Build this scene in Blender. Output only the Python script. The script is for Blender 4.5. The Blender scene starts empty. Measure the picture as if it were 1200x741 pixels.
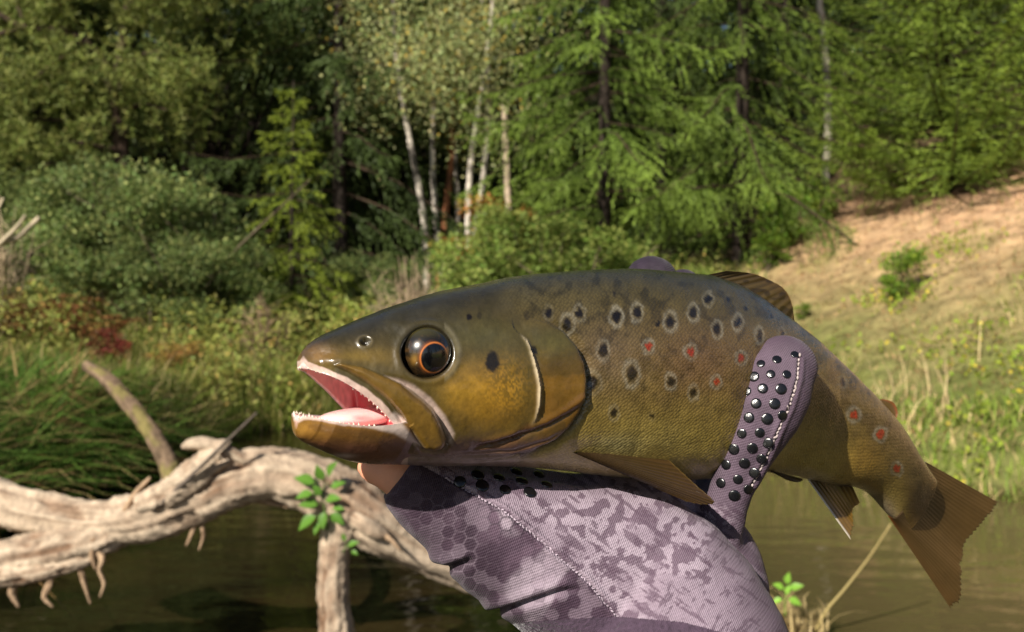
import bpy, math, random
import numpy as np
from mathutils import Vector, Matrix
from mathutils.bvhtree import BVHTree

# ---------------------------------------------------------------- camera, world, sun, exposure
random.seed(7)
RNG = np.random.default_rng(7)
scene = bpy.context.scene
COL = scene.collection
IMG_W, IMG_H, FPX = 1200.0, 741.0, 1177.0       # photograph size and focal length in its pixels
CAM_Z = 1.40                                    # eye height above the river surface
PITCH = math.atan(40.5 / FPX)                   # looking slightly down

cam_data = bpy.data.cameras.new('camera')
cam = bpy.data.objects.new('camera', cam_data)
COL.objects.link(cam)
scene.camera = cam
cam.location = (0, 0, CAM_Z)
cam.rotation_euler = (math.pi / 2 - PITCH, 0, 0)
cam_data.sensor_width = 36.0
cam_data.lens = 36.0 * FPX / IMG_W
cam_data.clip_start = 0.01
cam_data.clip_end = 2000
cam_data.dof.use_dof = True
cam_data.dof.focus_distance = 0.305
cam_data.dof.aperture_fstop = 24.0

TO_SUN = Vector((-0.46, -0.67, 0.56)).normalized()
world = bpy.data.worlds.new('World')
scene.world = world
world.use_nodes = True
wn = world.node_tree.nodes
sky = wn.new('ShaderNodeTexSky')
sky.sky_type = 'NISHITA'
sky.sun_disc = False
sky.sun_elevation = math.asin(TO_SUN.z)
sky.sun_rotation = math.atan2(TO_SUN.x, TO_SUN.y)
sky.ozone_density = 1.5
wn['Background'].inputs['Strength'].default_value = 0.05
world.node_tree.links.new(sky.outputs[0], wn['Background'].inputs['Color'])

sun_data = bpy.data.lights.new('sun', 'SUN')
sun = bpy.data.objects.new('sun', sun_data)
COL.objects.link(sun)
sun_data.energy = 5.0
sun_data.angle = math.radians(0.53)
sun_data.color = (1.0, 0.93, 0.82)
sun.rotation_euler = TO_SUN.to_track_quat('Z', 'Y').to_euler()
sun.location = (-10, -15, 20)

scene.view_settings.view_transform = 'Standard'
scene.view_settings.look = 'None'
scene.view_settings.exposure = 0.7
scene.view_settings.gamma = 1.0
scene.render.engine = 'CYCLES'

# ---------------------------------------------------------------- helpers
CP, SP = math.cos(PITCH), math.sin(PITCH)


def unproject(px, py, d):
    """photograph pixel + depth along the view axis -> world point (arrays allowed)"""
    px = np.asarray(px, float); py = np.asarray(py, float); d = np.asarray(d, float)
    x = (px - 600.0) / FPX * d
    v = (370.5 - py) / FPX * d
    return np.stack([x + 0 * d, d * CP + v * SP, CAM_Z - d * SP + v * CP], -1)


def project(P):
    P = np.asarray(P, float)
    rz = P[..., 2] - CAM_Z
    d = P[..., 1] * CP - rz * SP
    v = P[..., 1] * SP + rz * CP
    return 600 + P[..., 0] / d * FPX, 370.5 - v / d * FPX, d


def srgb(r, g, b):
    c = np.array([r, g, b], float) / 255.0
    return np.where(c <= 0.04045, c / 12.92, ((c + 0.055) / 1.055) ** 2.4)


def hash01(ix, iy, iz=0):
    n = (ix.astype(np.int64) * 374761393 + iy.astype(np.int64) * 668265263 + np.int64(iz) * 2147483647 % 1013904223) & 0x7fffffff
    n = ((n ^ (n >> 13)) * 1274126177) & 0x7fffffff
    n = n ^ (n >> 16)
    return (n & 0xffff) / 65535.0


def vnoise(x, y, seed=0):
    xi = np.floor(x); yi = np.floor(y)
    fx = x - xi; fy = y - yi
    fx = fx * fx * (3 - 2 * fx); fy = fy * fy * (3 - 2 * fy)
    xi = xi.astype(np.int64); yi = yi.astype(np.int64)
    a = hash01(xi, yi, seed); b = hash01(xi + 1, yi, seed)
    c = hash01(xi, yi + 1, seed); d = hash01(xi + 1, yi + 1, seed)
    return (a * (1 - fx) + b * fx) * (1 - fy) + (c * (1 - fx) + d * fx) * fy


def fbm(x, y, seed=0, oct=4):
    s = 0; a = 0.5; t = 0
    for k in range(oct):
        s = s + a * vnoise(x * 2 ** k, y * 2 ** k, seed + 17 * k); t += a; a *= 0.5
    return s / t


def sstep(e0, e1, x):
    t = np.clip((x - e0) / (e1 - e0), 0, 1)
    return t * t * (3 - 2 * t)


def seg_dist(px, py, poly, closed=False):
    """distance to polyline, signed side (positive = right of travel in y-down pixel space), position along 0..1"""
    pts = np.asarray(poly, float)
    if closed: pts = np.vstack([pts, pts[:1]])
    best = np.full(px.shape, 1e9); side = np.zeros(px.shape); along = np.zeros(px.shape)
    L = np.r_[0, np.cumsum(np.linalg.norm(np.diff(pts, axis=0), axis=1))]
    for i in range(len(pts) - 1):
        ax, ay = pts[i]; bx, by = pts[i + 1]
        dx, dy = bx - ax, by - ay
        l2 = dx * dx + dy * dy + 1e-12
        t = np.clip(((px - ax) * dx + (py - ay) * dy) / l2, 0, 1)
        ex = px - ax - t * dx; ey = py - ay - t * dy
        dd = np.hypot(ex, ey)
        m = dd < best
        best[m] = dd[m]
        side[m] = np.sign(dx * ey - dy * ex)[m]
        along[m] = ((L[i] + t * math.sqrt(l2)) / L[-1])[m]
    return best, side, along


def in_poly(px, py, poly):
    pts = np.asarray(poly, float)
    inside = np.zeros(px.shape, bool)
    j = len(pts) - 1
    for i in range(len(pts)):
        xi, yi = pts[i]; xj, yj = pts[j]
        c = ((yi > py) != (yj > py)) & (px < (xj - xi) * (py - yi) / (yj - yi + 1e-12) + xi)
        inside ^= c
        j = i
    return inside


def poly_sd(px, py, poly):
    d, _, _ = seg_dist(px, py, poly, True)
    return np.where(in_poly(px, py, poly), d, -d)      # positive inside


def cr(xs, ys, x):
    """smooth interpolation (Catmull-Rom / finite-difference Hermite) of ys at x"""
    xs = np.asarray(xs, float); ys = np.asarray(ys, float); x = np.asarray(x, float)
    flat = ys.ndim == 1
    if flat: ys = ys[:, None]
    m = np.zeros_like(ys)
    sl = np.diff(ys, axis=0) / np.diff(xs)[:, None]
    m[0] = sl[0]; m[-1] = sl[-1]
    h = np.diff(xs)
    if len(xs) > 2:
        w1 = h[1:][:, None]; w0 = h[:-1][:, None]
        m[1:-1] = (sl[:-1] * w1 + sl[1:] * w0) / (w0 + w1)
    i = np.clip(np.searchsorted(xs, x) - 1, 0, len(xs) - 2)
    hh = h[i][:, None]
    t = np.clip(((x - xs[i]) / h[i]), 0, 1)[:, None]
    r = (ys[i] * (2 * t ** 3 - 3 * t ** 2 + 1) + m[i] * hh * (t ** 3 - 2 * t ** 2 + t)
         + ys[i + 1] * (-2 * t ** 3 + 3 * t ** 2) + m[i + 1] * hh * (t ** 3 - t ** 2))
    return r[:, 0] if flat else r


def set_attr(me, name, arr):
    arr = np.asarray(arr, np.float32)
    if arr.ndim == 1:
        a = me.attributes.new(name, 'FLOAT', 'POINT'); a.data.foreach_set('value', arr)
    else:
        if arr.shape[1] == 3: arr = np.c_[arr, np.ones(len(arr), np.float32)]
        a = me.attributes.new(name, 'FLOAT_COLOR', 'POINT'); a.data.foreach_set('color', arr.astype(np.float32).ravel())


def mesh(name, V, F, col=None, smooth=False, attrs=None):
    """F: (n,k) array, or a list of such arrays"""
    V = np.asarray(V, np.float32)
    Fs = [np.asarray(f, np.int32) for f in (F if isinstance(F, list) else [F]) if len(f)]
    me = bpy.data.meshes.new(name)
    me.vertices.add(len(V)); me.vertices.foreach_set('co', V.ravel())
    loops = np.concatenate([f.ravel() for f in Fs])
    sizes = np.concatenate([np.full(len(f), f.shape[1], np.int32) for f in Fs])
    starts = np.r_[0, np.cumsum(sizes)[:-1]].astype(np.int32)
    me.loops.add(len(loops)); me.loops.foreach_set('vertex_index', loops)
    me.polygons.add(len(sizes)); me.polygons.foreach_set('loop_start', starts)
    me.polygons.foreach_set('loop_total', sizes)
    me.update(calc_edges=True)
    if smooth: me.polygons.foreach_set('use_smooth', np.ones(len(sizes), bool))
    if col is not None: set_attr(me, 'Col', col)
    for k, v in (attrs or {}).items(): set_attr(me, k, v)
    return me


def obj(name, me, mat, parent=None, label=None, cat=None, group=None, kind=None, loc=None):
    o = bpy.data.objects.new(name, me)
    COL.objects.link(o)
    if me is not None and mat is not None and not me.materials: me.materials.append(mat)
    if parent: o.parent = parent
    if loc is not None: o.location = loc
    tag(o, label, cat, group, kind)
    return o


def tag(o, label=None, cat=None, group=None, kind=None):
    if label: o['label'] = label
    if cat: o['category'] = cat
    if group: o['group'] = group
    if kind: o['kind'] = kind
    return o


def empty(name, loc, label, cat, group=None):
    o = bpy.data.objects.new(name, None)
    COL.objects.link(o); o.location = loc; o.empty_display_size = 0.1
    return tag(o, label, cat, group)


def copy_tree(root, loc, rz=0.0, sc=1.0, label=None):
    r = root.copy(); COL.objects.link(r)
    r.location = loc; r.rotation_euler = (0, 0, rz); r.scale = sc if hasattr(sc, '__len__') else (sc, sc, sc)
    if label: r['label'] = label
    for ch in root.children:
        c = ch.copy(); COL.objects.link(c); c.parent = r
    return r


class Geo:
    """collects several shapes into one mesh"""
    def __init__(s): s.V = []; s.F3 = []; s.F4 = []; s.C = []; s.n = 0
    def add(s, V, F, col=None):
        V = np.asarray(V, float); F = np.asarray(F, int)
        (s.F4 if F.shape[1] == 4 else s.F3).append(F + s.n)
        s.V.append(V); s.n += len(V)
        s.C.append(np.broadcast_to(np.array([.5, .5, .5]) if col is None else np.asarray(col, float), (len(V), 3)))
    def mesh(s, name, smooth=False):
        F = []
        if s.F3: F.append(np.vstack(s.F3))
        if s.F4: F.append(np.vstack(s.F4))
        return mesh(name, np.vstack(s.V), F, np.vstack(s.C), smooth)


def frames(P):
    T = np.gradient(P, axis=0)
    T /= np.linalg.norm(T, axis=1)[:, None] + 1e-12
    N = np.zeros_like(T)
    n = np.cross(T[0], [0.31, 0.17, 0.94]); n /= np.linalg.norm(n) + 1e-12
    for i in range(len(T)):
        n = n - T[i] * np.dot(n, T[i]); n /= np.linalg.norm(n) + 1e-12
        N[i] = n
    return T, N, np.cross(T, N)


def tube(P, R, k=8, rough=0.0, seed=0, caps=True, sub=None):
    """tapered tube through points P with radii R; rough = relative uneven relief"""
    P = np.asarray(P, float); R = np.asarray(R, float)
    if sub:
        u = np.linspace(0, 1, len(P)); s = np.linspace(0, 1, sub)
        P = cr(u, P, s); R = cr(u, R, s)
    T, N, B = frames(P)
    a = np.linspace(0, 2 * np.pi, k, endpoint=False)
    r = R[:, None] * np.ones(k)[None]
    if rough:
        ii, kk = np.meshgrid(np.arange(len(P)), np.arange(k), indexing='ij')
        c1 = np.cos(a)[None] * 1.7 + ii * 0.11; c2 = np.sin(a)[None] * 1.7 + ii * 0.07
        r = r * (1 + rough * (2 * fbm(c1 + seed * 3.1, c2 + seed, seed, 3) - 1) + rough * 0.7 * (hash01(ii, kk, seed) - .5))
    V = P[:, None] + r[..., None] * (np.cos(a)[None, :, None] * N[:, None] + np.sin(a)[None, :, None] * B[:, None])
    V = V.reshape(-1, 3)
    n = len(P)
    i, j = np.meshgrid(np.arange(n - 1), np.arange(k), indexing='ij')
    i = i.ravel(); j = j.ravel(); j2 = (j + 1) % k
    F = np.stack([i * k + j, i * k + j2, (i + 1) * k + j2, (i + 1) * k + j], 1)
    if caps:
        V = np.vstack([V, P[:1], P[-1:]])
        c0 = len(V) - 2; c1 = len(V) - 1
        jj = np.arange(k); j2 = (jj + 1) % k
        F = np.vstack([F, np.stack([np.full(k, c0), j2, jj, jj], 1)[:, :4] if False else np.zeros((0, 4), int)])
        F3 = np.vstack([np.stack([np.full(k, c0), j2, jj], 1), np.stack([np.full(k, c1), (n - 1) * k + jj, (n - 1) * k + j2], 1)])
        return V, F, F3
    return V, F, np.zeros((0, 3), int)


def add_tube(g, P, R, k=8, col=None, **kw):
    V, F, F3 = tube(P, R, k, **kw)
    base = g.n
    g.add(V, F, col)
    if len(F3): g.F3.append(F3 + base)


# ---------------------------------------------------------------- materials
def new_mat(name):
    m = bpy.data.materials.new(name); m.use_nodes = True
    nt = m.node_tree
    return m, nt, nt.nodes['Principled BSDF'], nt.nodes['Material Output']


def node(nt, typ, **kw):
    n = nt.nodes.new(typ)
    for k, v in kw.items():
        if k.startswith('i_'):
            key = k[2:]
            n.inputs[int(key) if key.isdigit() else key].default_value = v
        else: setattr(n, k, v)
    return n


def leaf_material(name, rough=0.6, trans=0.3, spec=0.2):
    m, nt, p, out = new_mat(name)
    a = node(nt, 'ShaderNodeAttribute', attribute_name='Col')
    oi = node(nt, 'ShaderNodeObjectInfo')
    hs = node(nt, 'ShaderNodeHueSaturation')
    mr = node(nt, 'ShaderNodeMapRange'); mr.inputs[3].default_value = 0.85; mr.inputs[4].default_value = 1.12
    nt.links.new(oi.outputs['Random'], mr.inputs[0]); nt.links.new(mr.outputs[0], hs.inputs['Value'])
    nt.links.new(a.outputs['Color'], hs.inputs['Color'])
    nt.links.new(hs.outputs[0], p.inputs['Base Color'])
    p.inputs['Roughness'].default_value = rough
    p.inputs['Specular IOR Level'].default_value = spec
    t = node(nt, 'ShaderNodeBsdfTranslucent')
    mix = node(nt, 'ShaderNodeMixShader'); mix.inputs[0].default_value = trans
    nt.links.new(hs.outputs[0], t.inputs['Color'])
    nt.links.new(p.outputs[0], mix.inputs[1]); nt.links.new(t.outputs[0], mix.inputs[2])
    nt.links.new(mix.outputs[0], out.inputs[0])
    return m


def attr_noise_material(name, scale=30, amount=0.5, rough=0.85, bump=0.3, spec=0.2, stretch=(1, 1, 1), dist=0.01, detail=6):
    """base colour from the Col attribute, broken up by noise, with a bump"""
    m, nt, p, out = new_mat(name)
    a = node(nt, 'ShaderNodeAttribute', attribute_name='Col')
    tc = node(nt, 'ShaderNodeTexCoord')
    mp = node(nt, 'ShaderNodeMapping'); mp.inputs['Scale'].default_value = stretch
    no = node(nt, 'ShaderNodeTexNoise', i_Scale=scale, i_Detail=detail, i_Roughness=0.65)
    nt.links.new(tc.outputs['Object'], mp.inputs[0]); nt.links.new(mp.outputs[0], no.inputs['Vector'])
    mr = node(nt, 'ShaderNodeMapRange'); mr.inputs[1].default_value = .3; mr.inputs[2].default_value = .7
    mr.inputs[3].default_value = 1 - amount; mr.inputs[4].default_value = 1 + amount
    nt.links.new(no.outputs[0], mr.inputs[0])
    mx = node(nt, 'ShaderNodeVectorMath', operation='SCALE')
    nt.links.new(a.outputs['Color'], mx.inputs[0]); nt.links.new(mr.outputs[0], mx.inputs['Scale'])
    nt.links.new(mx.outputs[0], p.inputs['Base Color'])
    b = node(nt, 'ShaderNodeBump'); b.inputs['Strength'].default_value = bump; b.inputs['Distance'].default_value = dist
    nt.links.new(no.outputs[0], b.inputs['Height']); nt.links.new(b.outputs[0], p.inputs['Normal'])
    p.inputs['Roughness'].default_value = rough
    p.inputs['Specular IOR Level'].default_value = spec
    return m


M_LEAF = leaf_material('broad_leaf')
M_NEEDLE = leaf_material('needle', rough=0.6, trans=0.22, spec=0.2)
M_GRASS = leaf_material('grass_blade', rough=0.5, trans=0.3)
M_BARK = attr_noise_material('bark', scale=9, amount=0.55, bump=0.8, dist=0.03, stretch=(1, 1, 0.35))
M_GROUND = attr_noise_material('soil', scale=5.5, amount=0.5, bump=0.8, dist=0.06, detail=10)
M_WOOD = attr_noise_material('weathered_wood', scale=34, amount=0.38, bump=0.9, dist=0.012, stretch=(1, 1, 1), detail=8)
# ---------------------------------------------------------------- the setting: ground and river
SHORE = np.array([(-2.6, -60), (-2.5, 0), (-2.75, 4.0), (-2.85, 5.8), (-2.75, 7.6), (-2.45, 9.2), (-1.6, 9.8), (0.0, 9.3), (1.2, 8.3), (2.0, 7.35),
                  (3.0, 6.35), (4.2, 5.9), (6.0, 5.4), (9, 4.7), (20, 3.5), (60, 2), (60, -4), (20, -2.5), (8, -1.2), (4.2, -2.2), (3.0, -6), (2.6, -60)], float)   # the river's outline (land beyond)


def ground_z(x, y):
    x = np.asarray(x, float); y = np.asarray(y, float)
    sh = x.shape
    sd = poly_sd(x.ravel(), y.ravel(), SHORE).reshape(sh)             # positive in the river
    land = -sd
    zl = 0.30 + 0.045 * np.clip(y - 8, -3, 6) + 0.27 * np.clip(y - 14.5, 0, 60) + 0.12 * np.clip(-x - 3, 0, 20)
    zr = 0.12 + 0.19 * (y - 6.3) + 0.42 * (x - 3.0)
    zr = np.where(zr > 5.5, 5.5 + (zr - 5.5) * 0.3, zr)
    k = 0.35
    h = np.clip(0.5 + 0.5 * (zr - zl) / k, 0, 1)
    z = zl * (1 - h) + zr * h + k * h * (1 - h)
    z = z + 0.10 * (fbm(x * 0.9, y * 0.9, 3, 3) - .5) + 0.07 * (fbm(x * 3.1, y * 3.1, 5, 3) - .5)
    bank = sstep(0.0, 0.55, land)
    zw = -0.55 * sstep(0, 1.2, -land) - 0.04
    return np.where(land > 0, -0.04 + bank * (z + 0.04), zw)


def ray_ground(px, py):
    d = np.linspace(2.0, 40, 3000)
    P = unproject(np.full_like(d, px), np.full_like(d, py), d)
    hit = np.where(P[:, 2] < np.maximum(ground_z(P[:, 0], P[:, 1]), 0))[0]
    return P[hit[0]] if len(hit) else P[-1]


def spot(px, dist):
    """ground point seen in picture column px at depth dist"""
    p = unproject(px, 370.5, dist)
    return np.array([p[0], p[1], float(ground_z(np.array([p[0]]), np.array([p[1]]))[0])])


def make_ground():
    def axis(lo, hi, fine_lo, fine_hi, step, grow=1.16):
        mid = np.arange(fine_lo, fine_hi + 1e-6, step)
        out = []; s = step; v = fine_hi
        while v < hi: s *= grow; v += s; out.append(v)
        inn = []; s = step; v = fine_lo
        while v > lo: s *= grow; v -= s; inn.append(v)
        return np.r_[inn[::-1], mid, out]
    xs = axis(-400, 400, -7, 10, 0.11); ys = axis(-60, 700, 3, 17, 0.11)
    X, Y = np.meshgrid(xs, ys)
    Z = ground_z(X, Y)
    n, m = X.shape
    V = np.stack([X.ravel(), Y.ravel(), Z.ravel()], 1)
    i, j = np.meshgrid(np.arange(n - 1), np.arange(m - 1), indexing='ij')
    a = (i * m + j).ravel()
    F = np.stack([a, a + 1, a + m + 1, a + m], 1)
    x, y = V[:, 0], V[:, 1]
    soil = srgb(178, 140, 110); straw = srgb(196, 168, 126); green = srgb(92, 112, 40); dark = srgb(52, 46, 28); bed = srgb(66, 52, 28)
    n1 = fbm(x * 0.8, y * 0.8, 11, 4); n2 = fbm(x * 2.3 + 9, y * 2.3, 21, 4); n3 = fbm(x * 6, y * 6, 31, 3)
    slope = sstep(0.3, 2.2, 0.185 * (y - 6.3) + 0.38 * (x - 3.0) + (n1 - .5) * 1.2)           # the dry hillside
    c = green[None] * 0.75 * (1 - n3[:, None] * .5) + straw[None] * 0.25 * n2[:, None]
    dry = soil[None] * (0.75 + 0.5 * n3[:, None]) * (1 - n2[:, None] * .5) + straw[None] * n2[:, None] * .5
    c = c * (1 - slope[:, None]) + dry * slope[:, None]
    gp = (sstep(0.52, 0.66, n1) * 0.6 * slope)[:, None]
    c = c * (1 - gp) + green[None] * 0.8 * gp
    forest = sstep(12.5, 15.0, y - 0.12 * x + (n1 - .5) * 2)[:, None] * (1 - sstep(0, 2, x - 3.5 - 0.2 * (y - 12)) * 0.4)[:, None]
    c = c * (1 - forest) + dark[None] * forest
    uw = (V[:, 2] < 0.02)[:, None]
    c = np.where(uw, bed[None] * (0.6 + 0.8 * n2[:, None]), c)
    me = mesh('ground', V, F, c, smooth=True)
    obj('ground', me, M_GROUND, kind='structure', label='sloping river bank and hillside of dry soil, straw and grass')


make_ground()


def make_water():
    m, nt, p, out = new_mat('river_water')
    p.inputs['Roughness'].default_value = 0.035
    p.inputs['IOR'].default_value = 1.33
    tc = node(nt, 'ShaderNodeTexCoord')
    n1 = node(nt, 'ShaderNodeTexNoise', i_Scale=1.1, i_Detail=5.0)
    mp = node(nt, 'ShaderNodeMapping'); mp.inputs['Scale'].default_value = (0.6, 1.5, 1)
    nt.links.new(tc.outputs['Object'], mp.inputs[0]); nt.links.new(mp.outputs[0], n1.inputs['Vector'])
    r = node(nt, 'ShaderNodeValToRGB')
    r.color_ramp.elements[0].position = .35; r.color_ramp.elements[0].color = (*(srgb(18, 15, 8)), 1)
    r.color_ramp.elements[1].position = .7; r.color_ramp.elements[1].color = (*(srgb(44, 35, 18)), 1)
    nt.links.new(n1.outputs[0], r.inputs[0])
    sx = node(nt, 'ShaderNodeSeparateXYZ'); nt.links.new(tc.outputs['Object'], sx.inputs[0])
    sm = node(nt, 'ShaderNodeMapRange', interpolation_type='SMOOTHSTEP'); sm.inputs[1].default_value = -.2; sm.inputs[2].default_value = 2.2; sm.inputs[4].default_value = .75
    nt.links.new(sx.outputs[0], sm.inputs[0])
    mxc = node(nt, 'ShaderNodeMix', data_type='RGBA'); mxc.inputs[7].default_value = (*(srgb(98, 86, 56)), 1)
    nt.links.new(sm.outputs[0], mxc.inputs[0]); nt.links.new(r.outputs[0], mxc.inputs[6]); nt.links.new(mxc.outputs[2], p.inputs['Base Color'])
    n2 = node(nt, 'ShaderNodeTexNoise', i_Scale=5.0, i_Detail=3.0)
    n3 = node(nt, 'ShaderNodeTexNoise', i_Scale=1.3, i_Detail=2.0)
    nt.links.new(mp.outputs[0], n2.inputs['Vector']); nt.links.new(mp.outputs[0], n3.inputs['Vector'])
    ad = node(nt, 'ShaderNodeMath', operation='MULTIPLY_ADD'); ad.inputs[1].default_value = 2.2
    nt.links.new(n3.outputs[0], ad.inputs[0]); nt.links.new(n2.outputs[0], ad.inputs[2])
    b = node(nt, 'ShaderNodeBump'); b.inputs['Strength'].default_value = 0.22; b.inputs['Distance'].default_value = 0.025
    nt.links.new(ad.outputs[0], b.inputs['Height']); nt.links.new(b.outputs[0], p.inputs['Normal'])
    xs = np.r_[-4, np.linspace(-3.2, 20, 24), 62]; ys = np.r_[-60, np.linspace(-5, 10.5, 20)]
    X, Y = np.meshgrid(xs, ys); nn, mm = X.shape
    V = np.stack([X.ravel(), Y.ravel(), np.zeros(X.size)], 1)
    i, j = np.meshgrid(np.arange(nn - 1), np.arange(mm - 1), indexing='ij'); a = (i * mm + j).ravel()
    obj('river', mesh('river', V, np.stack([a, a + 1, a + mm + 1, a + mm], 1), smooth=True), m, kind='structure',
        label='calm brown river water reflecting the trees')


make_water()


# ---------------------------------------------------------------- vegetation builders
def rand_dirs(n, rng=RNG):
    v = rng.normal(size=(n, 3)); return v / np.linalg.norm(v, axis=1)[:, None]


def diamonds(P, D, L, W, rng=RNG, N=None):
    """one leaf-shaped quad per point: base P, direction D, length L, width W"""
    n = len(P)
    D = D / (np.linalg.norm(D, axis=1)[:, None] + 1e-9)
    r = rand_dirs(n, rng) if N is None else N
    S = np.cross(D, r); S /= np.linalg.norm(S, axis=1)[:, None] + 1e-9
    L = np.broadcast_to(L, (n,))[:, None]; W = np.broadcast_to(W, (n,))[:, None]
    Nn = np.cross(S, D)
    V = np.stack([P, P + D * L * .45 + S * W * .5 + Nn * W * .12, P + D * L, P + D * L * .45 - S * W * .5 + Nn * W * .12], 1).reshape(-1, 3)
    F = np.arange(4 * n).reshape(n, 4)
    return V, F


def leaf_cols(n, base, rng=RNG, var=0.3, alt=None, altp=0.1):
    c = np.asarray(base)[None] * (1 + var * (rng.random((n, 1)) * 2 - 1))
    c = c * (1 + 0.12 * (rng.random((n, 3)) * 2 - 1))
    if alt is not None:
        m = rng.random(n) < altp
        c[m] = np.asarray(alt)[None] * (1 + var * (rng.random((m.sum(), 1)) * 2 - 1))
    return np.clip(c, 0.003, 0.9)


def spruce_parts(H, R, seed, base_col, tip_col, whorl=0.40, nb=6, droop=0.35, hang=0.5, low=0.15, step=.024, shoot=.075, wid=.011, fan=.42):
    """whorls of drooping boughs; every bough is a flat fan of twigs, every twig a row of short needle-bearing shoots"""
    rng = np.random.default_rng(seed)
    trunk = Geo()
    wob = np.stack([0.04 * np.sin(np.linspace(0, 3, 9) + seed), 0.04 * np.cos(np.linspace(0, 2.4, 9) + seed), np.linspace(-0.3, H, 9)], 1)
    add_tube(trunk, wob, np.linspace(0.009 * H + .02, 0.006, 9), 9, srgb(48, 40, 34), sub=30, rough=.1, seed=seed)
    Ps = []; Ds = []; Cs = []; Ls = []
    z = low
    dn = np.array([0, 0, -1.0])
    while z < H * 0.98:
        f = 1 - z / H
        Lb = R * (f ** 0.75) * (0.7 + .3 * min(1, z / (0.10 * H) + .55))
        k = max(4, int(nb * (0.65 + .35 * f) + rng.integers(-1, 2)))
        a0 = rng.random() * 6.28
        for b in range(k):
            a = a0 + b * 6.283 / k + rng.normal() * .22
            L = max(.15, Lb * rng.choice([rng.uniform(.3, .7), rng.uniform(.75, 1.25)], p=[.4, .6]))
            zz = z + rng.normal() * whorl * .3
            s = np.linspace(0, 1, 12)
            dz = rng.uniform(0.0, 0.25) * s - (droop + .35 * f * (droop > .1)) * s ** 1.6 * (1 + .2 * rng.normal()) + 0.24 * s ** 4
            P = np.stack([np.cos(a) * L * s, np.sin(a) * L * s, zz + dz * L], 1)
            P[:, :2] += rng.normal(size=2) * .03
            add_tube(trunk, P[[0, 4, 8, 11]], [0.010 * L + .004, .007 * L + .003, .004 * L + .002, .002], 4, srgb(58, 46, 34))
            nt_ = max(6, int(L / .075)) * 2
            u = np.sort(rng.uniform(.10, 1, nt_) ** .85)
            ix = u * 11; q0 = np.clip(ix.astype(int), 0, 10); fr = (ix - q0)[:, None]
            p = P[q0] * (1 - fr) + P[q0 + 1] * fr
            t_ = P[q0 + 1] - P[q0]; t_ /= np.linalg.norm(t_, axis=1)[:, None]
            sd_ = np.stack([-np.sin(a) * np.ones(nt_), np.cos(a) * np.ones(nt_), np.zeros(nt_)], 1) * np.where(np.arange(nt_) % 2, 1, -1)[:, None]
            hg = (rng.random(nt_) < hang)[:, None]
            d = np.where(hg, t_ * .45 + sd_ * .35 + dn * rng.uniform(.5, 1.1, (nt_, 1)), t_ * .8 + sd_ * .75 + dn * .12) + rng.normal(size=(nt_, 3)) * .12
            d /= np.linalg.norm(d, axis=1)[:, None]
            l2 = (fan * L * (1 - u) ** .7 * np.minimum(1, u * 4) + .09) * rng.uniform(.6, 1.2, nt_)
            cnt = np.maximum(3, (l2 / step).astype(int))
            ti = np.repeat(np.arange(nt_), cnt)
            pos = (np.arange(len(ti)) - np.repeat(np.cumsum(cnt) - cnt, cnt)) / np.repeat(cnt, cnt)
            sh = p[ti] + d[ti] * (pos * l2[ti])[:, None] + dn * (.22 * l2[ti] * pos ** 2)[:, None]
            sv = np.cross(d[ti], np.array([0, 0, 1.0])); sv *= np.where(np.arange(len(ti)) % 2, 1, -1)[:, None]
            dd = d[ti] * .9 + sv * .7 + dn * .25 + rng.normal(size=(len(ti), 3)) * .25
            Ps.append(sh); Ds.append(dd)
            Ls.append(shoot * rng.uniform(.7, 1.25, len(ti)) * (1 - .3 * pos))
            age = np.clip(.2 + .5 * u[ti] + .45 * pos, 0, 1)[:, None]
            Cs.append((np.asarray(base_col)[None] * (1 - age) + np.asarray(tip_col)[None] * age) * rng.uniform(.8, 1.2) * rng.uniform(.75, 1.25, (nt_, 1))[ti] * rng.uniform(.8, 1.2, (len(ti), 1)))
        z += whorl * rng.uniform(.75, 1.2)
    P = np.vstack(Ps); D = np.vstack(Ds); L = np.concatenate(Ls); C = np.vstack(Cs)
    V, F = diamonds(P, D, L, wid * rng.uniform(.8, 1.3, len(P)), rng)
    return trunk.mesh('spruce_trunk', True), mesh('spruce_crown', V, F, np.repeat(C, 4, 0))


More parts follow.
